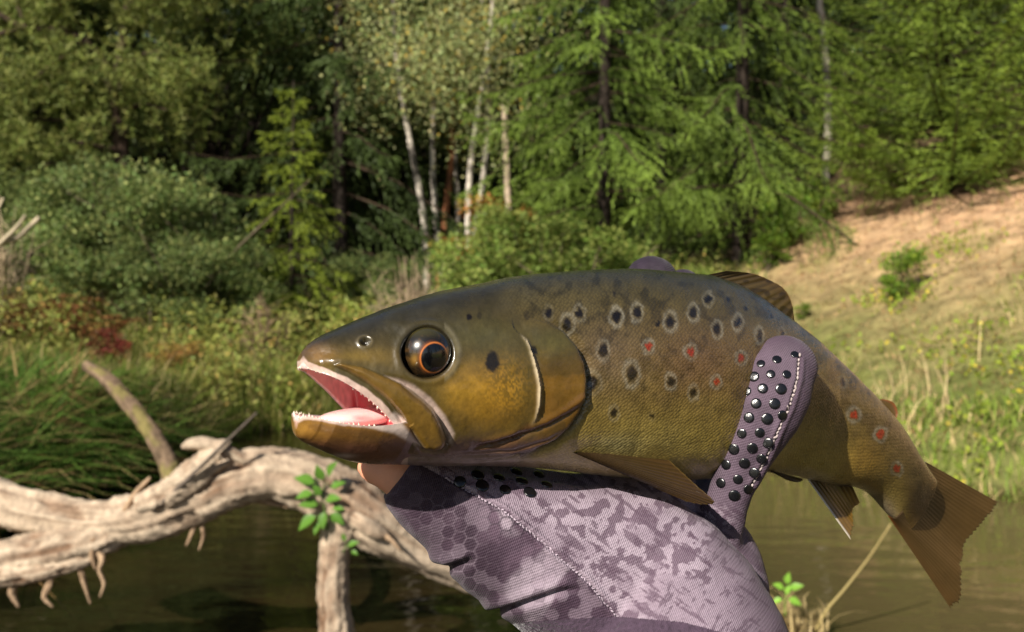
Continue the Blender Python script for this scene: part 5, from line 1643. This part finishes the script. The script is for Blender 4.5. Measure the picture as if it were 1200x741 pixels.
# folds, wrinkles, seam welts
h = np.zeros(len(GV))
FOLD1 = [(566, 722), (592, 714), (616, 706), (652, 694), (690, 690)]
FOLD2 = [(506, 664), (522, 668), (545, 660), (560, 652)]
for poly, w, a in [(FOLD1, 4.0, .0017), (FOLD2, 5.0, .0016)]:
    d, s, al = seg_dist(gpx, gpy, poly)
    f = sstep(1, .65, al)
    h -= a * np.exp(-(d / w) ** 2) * f
    h += a * .75 * np.exp(-((d - 9) / 7) ** 2) * np.where(s < 0, 1, .35) * f
SEAM = [(521, 560), (553, 577.5), (589, 598), (625, 627), (656.5, 654), (688, 681), (710.5, 708), (722, 722)]
SEAMF = [(937, 415), (934.5, 445), (925, 477), (911.5, 506), (900, 532), (886, 560), (878, 574)]
for sm in (SEAM, SEAMF):
    d, s, al = seg_dist(gpx, gpy, sm)
    h += front * (.0007 * np.exp(-((d - 4) / 3.) ** 2) - .0006 * np.exp(-(d / 1.6) ** 2)) * sstep(0, .05, al) * sstep(1, .95, al)
h += .0005 * (fbm(gpx * .02 + 7, gpy * .02, 4, 3) - .5) * 2
wr = np.sin((gpx * .5 + gpy * .28) * .16 + 4 * fbm(gpx * .012, gpy * .012, 12, 2))
h += .00030 * wr * sstep(560, 600, gpy) * sstep(.3, .6, fbm(gpx * .015 + 3, gpy * .015, 14, 2))
h += .00018 * (fbm(gpx * .09, gpy * .09, 15, 3) - .5)
GV = GV + GN * h[:, None]
gpx, gpy, gd = project(GV)

# printed pattern, plus painted palm shade: hexagon camouflage on the thumb side, pale mottled panel on the palm
def hexcells(x, y, s):
    """distance to the nearest hexagon edge (0..~.5) and a random number per cell"""
    qx = x / s; qy = y / s
    r3 = math.sqrt(3)
    def cell(ox, oy):
        ix = np.round(qx - ox); iy = np.round((qy - oy) / r3)
        return qx - ox - ix, qy - oy - iy * r3, ix * 2 + ox * 2, iy * 2 + oy * 2
    ax_, ay_, ia, ja = cell(0, 0); bx_, by_, ib, jb = cell(.5, r3 / 2)
    m = ax_ ** 2 + ay_ ** 2 < bx_ ** 2 + by_ ** 2
    fx = np.abs(np.where(m, ax_, bx_)); fy = np.abs(np.where(m, ay_, by_))
    e = .5 - np.maximum(fx, fx * .5 + fy * r3 / 2)
    return e, hash01(np.where(m, ia, ib).astype(np.int64) + 500, np.where(m, ja, jb).astype(np.int64) + 900, 5)


def rot(x, y, a): return x * math.cos(a) + y * math.sin(a), -x * math.sin(a) + y * math.cos(a)


hx, hy = rot(gpx + 3 * np.sin(gpy * .03), gpy, .5)
e, rc = hexcells(hx, hy, 15.5)
LIL = srgb(146, 129, 143); PALE = srgb(178, 162, 175); MID = srgb(98, 78, 94); DARK = srgb(68, 51, 66); VDARK = srgb(42, 33, 43)
dS, sS, aS = seg_dist(gpx, gpy, SEAM)
palm_side = sS < 0                                   # above/right of the seam
# thumb panel
c = np.tile(MID, (len(GV), 1))
big = fbm(gpx * .016 + 2, gpy * .016, 31, 3)
c = blend(c, DARK, sstep(.50, .60, big) * .75)
c = blend(c, PALE, sstep(.47, .38, big) * .75)
c = blend(c, LIL, (rc > .62) * .45); c = blend(c, DARK, (rc < .22) * .45)
hexvis = sstep(.40, .55, fbm(gpx * .02 + 30, gpy * .02, 33, 2))
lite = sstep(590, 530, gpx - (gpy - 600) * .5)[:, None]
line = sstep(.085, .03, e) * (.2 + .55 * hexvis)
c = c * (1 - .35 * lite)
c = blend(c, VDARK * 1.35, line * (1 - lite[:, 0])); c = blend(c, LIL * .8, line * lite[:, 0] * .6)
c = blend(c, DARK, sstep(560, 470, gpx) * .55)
# palm panel
p_ = np.tile(LIL, (len(GV), 1))
b1 = fbm(gpx * .020, gpy * .020, 41, 4); b2 = fbm(gpx * .11 + 5, gpy * .11, 42, 4)
rx_, ry_ = rot(gpx, gpy, .62)
b3 = fbm(rx_ * .035, ry_ * .20, 43, 4); b4 = fbm(rx_ * .24 + 9, ry_ * .07, 44, 3)
p_ = blend(p_, PALE, sstep(.5, .64, b1) * .5)
p_ = blend(p_, MID, sstep(.53, .56, b2) * sstep(.50, .57, b1) * .85)
p_ = p_ * (.88 + .24 * fbm(gpx * .3, gpy * .3, 47, 3))[:, None]
p_ = blend(p_, MID * .95, sstep(.61, .64, b3) * .75)
p_ = blend(p_, MID * .85, sstep(.63, .66, b4) * sstep(.5, .42, b1) * .7)
p_ = blend(p_, DARK, sstep(800, 905, gpx - .25 * (gpy - 640)) * .75)  # shade on the palm's right side, where it turns away, put into the colour

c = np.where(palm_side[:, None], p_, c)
# dotted finger: plain mauve with a darker fleece edge outside its seam
dF, sF, aF = seg_dist(gpx, gpy, SEAMF)
fing = sstep(600, 585, gpy) * (gpx > 815)
fc = np.tile(srgb(92, 77, 90), (len(GV), 1)) * (.6 + .8 * fbm(gpx * .05, gpy * .05, 52, 4)[:, None])
edge = (sF < 0) | (dF < 1.0)
fc = np.where(edge[:, None], (srgb(84, 68, 82) * (.75 + .5 * fbm(gpx * .25, gpy * .25, 53, 3)[:, None])), fc)
fc = blend(fc, srgb(84, 68, 82), sstep(412, 396, gpy) * .8)
c = c * (1 - fing[:, None]) + fc * fing[:, None]
tips = (gpy < 345) & (gpx < 830)
c = np.where(tips[:, None], srgb(50, 40, 52)[None] * (.7 + .6 * fbm(gpx * .2, gpy * .2, 54, 3)[:, None]), c)
back = ~front & (gpy > 345)
c = np.where(back[:, None], MID[None] * .8, c)
# hem of the cut thumb
hem = np.hypot(gpx - 442, gpy - 552) < 26
c = blend(c, VDARK, sstep(30, 24, np.hypot(gpx - 440, gpy - 552)) * .9)
cuffline = np.interp(gpx, [560, 577, 600, 640, 720, 800, 860, 1000], [741, 737, 731, 727, 722.5, 729, 745, 800])
is_cuff = gpy > cuffline
c = c * .78
c = np.where(is_cuff[:, None], srgb(62, 48, 62)[None] * (.7 + .6 * fbm(gpx * .3, gpy * .3, 61, 3)[:, None]), c)


def glove_material(name, fuzz):
    m, nt, p, out = new_mat(name)
    lk = nt.links.new
    a = node(nt, 'ShaderNodeAttribute', attribute_name='Col')
    tc = node(nt, 'ShaderNodeTexCoord')
    mp = node(nt, 'ShaderNodeMapping'); mp.inputs['Rotation'].default_value = (0, .35, 0)
    lk(tc.outputs['Object'], mp.inputs[0])
    w1 = node(nt, 'ShaderNodeTexWave', wave_type='BANDS', bands_direction='X', i_Scale=560.0, i_Distortion=.6)
    w1.inputs['Detail Scale'].default_value = 2.0
    w2 = node(nt, 'ShaderNodeTexWave', wave_type='BANDS', bands_direction='Z', i_Scale=380.0, i_Distortion=.6)
    lk(mp.outputs[0], w1.inputs['Vector']); lk(mp.outputs[0], w2.inputs['Vector'])
    no = node(nt, 'ShaderNodeTexNoise', i_Scale=1400.0 if not fuzz else 900.0, i_Detail=4.0); lk(tc.outputs['Object'], no.inputs['Vector'])
    ad = node(nt, 'ShaderNodeMath', operation='MULTIPLY_ADD'); ad.inputs[1].default_value = .5
    lk(w2.outputs['Fac'], ad.inputs[0]); lk(w1.outputs['Fac'], ad.inputs[2])
    ad2 = node(nt, 'ShaderNodeMath', operation='MULTIPLY_ADD'); ad2.inputs[1].default_value = 1.6 if not fuzz else 3.0
    lk(no.outputs[0], ad2.inputs[0]); lk(ad.outputs[0], ad2.inputs[2])
    b = node(nt, 'ShaderNodeBump'); b.inputs['Strength'].default_value = .5 if not fuzz else .9; b.inputs['Distance'].default_value = .00035 if not fuzz else .0009
    lk((ad2 if not fuzz else no).outputs[0], b.inputs['Height']); lk(b.outputs[0], p.inputs['Normal'])
    mr = node(nt, 'ShaderNodeMapRange'); mr.inputs[1].default_value = .6; mr.inputs[2].default_value = 2.2; mr.inputs[3].default_value = .82; mr.inputs[4].default_value = 1.14
    lk(ad2.outputs[0], mr.inputs[0])
    vm = node(nt, 'ShaderNodeVectorMath', operation='SCALE'); lk(a.outputs['Color'], vm.inputs[0]); lk(mr.outputs[0], vm.inputs['Scale'])
    lk(vm.outputs[0], p.inputs['Base Color'])
    p.inputs['Roughness'].default_value = .8 if fuzz else .62
    p.inputs['Specular IOR Level'].default_value = .25
    p.inputs['Sheen Weight'].default_value = .4 if fuzz else .08; p.inputs['Sheen Roughness'].default_value = .4
    return m


M_GLOVE = glove_material('glove_fabric', False)
M_FLEECE = glove_material('glove_fleece', True)

hand_base = unproject(800, 960, .262)
person = empty('person', hand_base, 'left hand in a lilac camouflage fishing glove holding the trout, bare thumb tip showing', 'person')
NEGH = Matrix.Translation(-Vector(hand_base))


def hand_part(name, me, mat, parent=None, label=None):
    me.transform(NEGH)
    return obj(name, me, mat, parent or person, label=label)


fz = is_cuff[GF].all(1)


def submesh(name, F, col):
    used, inv = np.unique(F.ravel(), return_inverse=True)
    return mesh(name, GV[used], inv.reshape(F.shape), col[used], True)


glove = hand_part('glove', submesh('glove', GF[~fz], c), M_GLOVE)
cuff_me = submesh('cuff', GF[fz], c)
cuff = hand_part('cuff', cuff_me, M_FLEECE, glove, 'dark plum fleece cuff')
fr_ = front[GF].any(1) & (gpy[GF].min(1) < 760)
glove_bvh = BVHTree.FromPolygons(GV.tolist(), GF[fr_].tolist())


def on_glove(x, y):
    o = Vector((0, 0, CAM_Z)); dd = (Vector(unproject(x, y, 1.0)) - o).normalized()
    hh = glove_bvh.ray_cast(o, dd)
    return (np.array(hh[0]), np.array(hh[1])) if hh[0] is not None else (None, None)


# skin under the glove: one continuous hand, thumb tip bare
skin_chains = [capsule_chain([(437, 548, .3045, 20.5), (446, 550, .3045, 23), (470, 558, .3045, 29), (525, 594, .308, 44), (582, 626, .311, 60), (650, 655, .316, 76), (735, 693, .322, 104), (786, 770, .312, 118), (800, 860, .292, 120), (805, 950, .265, 122)], 36, 90, .62),
               capsule_chain(shrink(PALM, .8), 30, 40, .8), capsule_chain(shrink(INDEX, .78)), capsule_chain(shrink(MIDDLE, .78)), capsule_chain(shrink(RING, .78)), capsule_chain(shrink(PINKY, .78), 28, 50, .66)]
SV, SF, SN = fuse(skin_chains, .0018, 4, 1)
spx, spy, _ = project(SV)
skin = np.tile(srgb(214, 150, 120), (len(SV), 1)) * (.9 + .2 * fbm(spx * .15, spy * .15, 71, 3)[:, None])
m, nt, p, out = new_mat('skin')
a = node(nt, 'ShaderNodeAttribute', attribute_name='Col'); nt.links.new(a.outputs['Color'], p.inputs['Base Color'])
p.inputs['Roughness'].default_value = .5; p.inputs['Subsurface Weight'].default_value = .15; p.inputs['Subsurface Radius'].default_value = (.006, .002, .001); p.inputs['Subsurface Scale'].default_value = .5
no = node(nt, 'ShaderNodeTexNoise', i_Scale=1100.0, i_Detail=3.0); b = node(nt, 'ShaderNodeBump'); b.inputs['Strength'].default_value = .3; b.inputs['Distance'].default_value = .0004
tc = node(nt, 'ShaderNodeTexCoord'); nt.links.new(tc.outputs['Object'], no.inputs['Vector']); nt.links.new(no.outputs[0], b.inputs['Height']); nt.links.new(b.outputs[0], p.inputs['Normal'])
hand_part('hand', mesh('hand', SV, SF, skin, True), m)

# rubber grip dots
m, nt, p, out = new_mat('grip_rubber')
p.inputs['Base Color'].default_value = (.005, .005, .006, 1); p.inputs['Roughness'].default_value = .3; p.inputs['Coat Weight'].default_value = .3; p.inputs['Coat Roughness'].default_value = .2
no = node(nt, 'ShaderNodeTexNoise', i_Scale=900.0, i_Detail=3.0); tc = node(nt, 'ShaderNodeTexCoord'); nt.links.new(tc.outputs['Object'], no.inputs['Vector'])
mr = node(nt, 'ShaderNodeMapRange'); mr.inputs[1].default_value = .35; mr.inputs[2].default_value = .65; mr.inputs[3].default_value = .12; mr.inputs[4].default_value = .22
nt.links.new(no.outputs[0], mr.inputs[0]); nt.links.new(mr.outputs[0], p.inputs['Roughness'])
b = node(nt, 'ShaderNodeBump'); b.inputs['Strength'].default_value = .12; b.inputs['Distance'].default_value = .0005; nt.links.new(no.outputs[0], b.inputs['Height']); nt.links.new(b.outputs[0], p.inputs['Normal'])
M_DOT = m
k = 20
rings = [(1.0, -.12), (1.0, .10), (.88, .22), (.55, .29)]
V = [(r * math.cos(2 * math.pi * q / k), r * math.sin(2 * math.pi * q / k), z) for r, z in rings for q in range(k)] + [(0, 0, .31)]
F4 = [(i * k + q, i * k + (q + 1) % k, (i + 1) * k + (q + 1) % k, (i + 1) * k + q) for i in range(3) for q in range(k)]
F3 = [(3 * k + q, 3 * k + (q + 1) % k, 4 * k) for q in range(k)]
dot_me = mesh('grip_dot', np.array(V), [np.array(F4), np.array(F3)], None, True); dot_me.materials.append(M_DOT)
DOTS_F = [(283, 143), (341, 128), (406, 110), (258, 190), (319, 181), (377, 182), (231, 243), (290, 233), (356, 235), (204, 298), (266, 287), (333, 288), (178, 350), (240, 338), (306, 343), (361, 330), (152, 408), (214, 396), (279, 393),
          (185, 453), (252, 449), (308, 430), (157, 509), (224, 504), (285, 488), (138, 575), (200, 562), (187, 621), (238, 597), (88, 522), (258, 538)]
DOTS_P = [(309, 122), (367, 132), (411, 111), (427, 142), (470, 120), (491, 149), (535, 129), (456, 96), (514, 103), (355, 104)]
for fam, (lst, ox, oy, f, rpx) in enumerate([(DOTS_F, 800, 380, 3.089, 6.2), (DOTS_P, 400, 510, 2.222, 7.6)]):
    for x, y in lst:
        X, Y = ox + x / f, oy + y / f
        P, N = on_glove(X, Y)
        if P is None: continue
        r = rpx * np.linalg.norm(P - [0, 0, CAM_Z]) / FPX * RNG.uniform(.9, 1.08) * (.8 if (fam == 0 and Y < 440) else 1)
        o = obj('grip_dot', dot_me, None, glove)
        o.location = P - hand_base
        o.rotation_euler = Vector(N).to_track_quat('Z', 'Y').to_euler()
        o.scale = (r, r, r * .8)

# stitched seams
def seam(poly, col, rad, step):
    pts = np.array(poly, float); L = np.r_[0, np.cumsum(np.linalg.norm(np.diff(pts, axis=0), axis=1))]
    g = Geo()
    for s0 in np.arange(0, L[-1] - step, step * 1.25):
        q = [cr(L, pts, np.array([s0 + step * f]))[0] for f in (0, .5, 1)]
        q[0] += RNG.normal(size=2) * .7; q[2] += RNG.normal(size=2) * .7
        h3 = [on_glove(*v) for v in q]
        if any(v[0] is None for v in h3): continue
        if np.ptp([np.linalg.norm(v[0]) for v in h3]) > .006: continue
        P = np.array([v[0] + v[1] * off for v, off in zip(h3, (-.0001, .0005, -.0001))])
        add_tube(g, P, [rad * .7, rad, rad * .7], 6, np.array(col) * RNG.uniform(.7, 1.15), sub=6)
    return g.mesh('seam', True)


M_THREAD = attr_noise_material('thread', scale=900, amount=.3, rough=.8, bump=.3, dist=.0003)
hand_part('seam', seam(SEAM, srgb(160, 146, 158), .00028, 3.6), M_THREAD, glove)
hand_part('seam', seam(SEAMF, srgb(176, 162, 160), .00042, 4.2), M_THREAD, glove)

# the angler's unseen body, added behind the camera to deepen shade: wading jacket, trousers, cap
def world_chain(P, R, k=24, sub=40):
    P = np.asarray(P, float); R = np.asarray(R, float)
    u = np.linspace(0, 1, len(P)); s = np.linspace(0, 1, sub)
    P = cr(u, P, s); R = cr(u, R, s)
    for end in (0, 1):
        d = P[0] - P[1] if end == 0 else P[-1] - P[-2]
        d /= np.linalg.norm(d); a = np.linspace(0, np.pi / 2, 6)[1:]
        p0, r0 = (P[0], R[0]) if end == 0 else (P[-1], R[-1])
        cp = p0[None] + d[None] * (np.sin(a) * r0)[:, None]; rr = np.maximum(np.cos(a) * r0, r0 * .03)
        P, R = (np.vstack([cp[::-1], P]), np.r_[rr[::-1], R]) if end == 0 else (np.vstack([P, cp]), np.r_[R, rr])
    return tube(P, R, k)


hb = np.array(hand_base)
BX, BY = .24, -.46
cloth = [world_chain([hb + [-.004, -.05, -.055], hb + [-.012, -.10, -.10], (.02, -.17, 1.06), (.02, -.30, 1.18), (BX - .19, BY, 1.36)], [.036, .042, .054, .062, .07]),
         world_chain([(BX + .16, BY - .25, 1.33), (BX + .23, BY - .05, 1.12), (BX + .12, BY + .14, 1.16), (.14, -.17, 1.27)], [.07, .06, .05, .04]),
         world_chain([(BX, BY, .90), (BX, BY - .02, 1.05), (BX, BY - .04, 1.25), (BX, BY - .05, 1.38), (BX, BY - .04, 1.47)], [.155, .15, .17, .155, .07]),
         world_chain([(BX - .14, BY, 1.36), (BX + .14, BY - .16, 1.36)], [.075, .075]),
         world_chain([(BX - .09, BY, .92), (BX - .10, BY + .03, .45), (BX - .11, BY, .0), (BX - .11, BY, -.42)], [.105, .085, .07, .075]),
         world_chain([(BX + .09, BY, .92), (BX + .10, BY + .03, .45), (BX + .12, BY - .04, .0), (BX + .12, BY - .04, -.42)], [.105, .085, .07, .075])]
CV, CF, CN = fuse(cloth, .012, 4, 0)
M_CLOTH = attr_noise_material('jacket_cloth', scale=40, amount=.25, rough=.8, bump=.3, dist=.004)
hand_part('jacket', mesh('jacket', CV, CF, np.tile(srgb(62, 66, 52), (len(CV), 1)), True), M_CLOTH)
hd = [world_chain([(BX, BY - .03, 1.44), (BX, BY - .02, 1.56)], [.05, .055]), world_chain([(BX, BY - .01, 1.58), (BX, BY - .02, 1.66), (BX, BY - .03, 1.70)], [.068, .085, .088]), world_chain([(BX, BY + .07, 1.625), (BX, BY + .085, 1.60)], [.012, .017])]
HV, HF, HN = fuse(hd, .008, 3, 0)
hand_part('head', mesh('head', HV, HF, np.tile(srgb(206, 150, 122), (len(HV), 1)), True), bpy.data.materials['skin'])
cp = [world_chain([(BX, BY - .03, 1.70), (BX, BY - .035, 1.75)], [.098, .075]), world_chain([(BX - .04, BY + .10, 1.69), (BX + .04, BY + .10, 1.69)], [.022, .022])]
KV, KF, KN = fuse(cp, .008, 3, 0)
hand_part('cap', mesh('cap', KV, KF, np.tile(srgb(54, 58, 46), (len(KV), 1)), True), M_CLOTH)
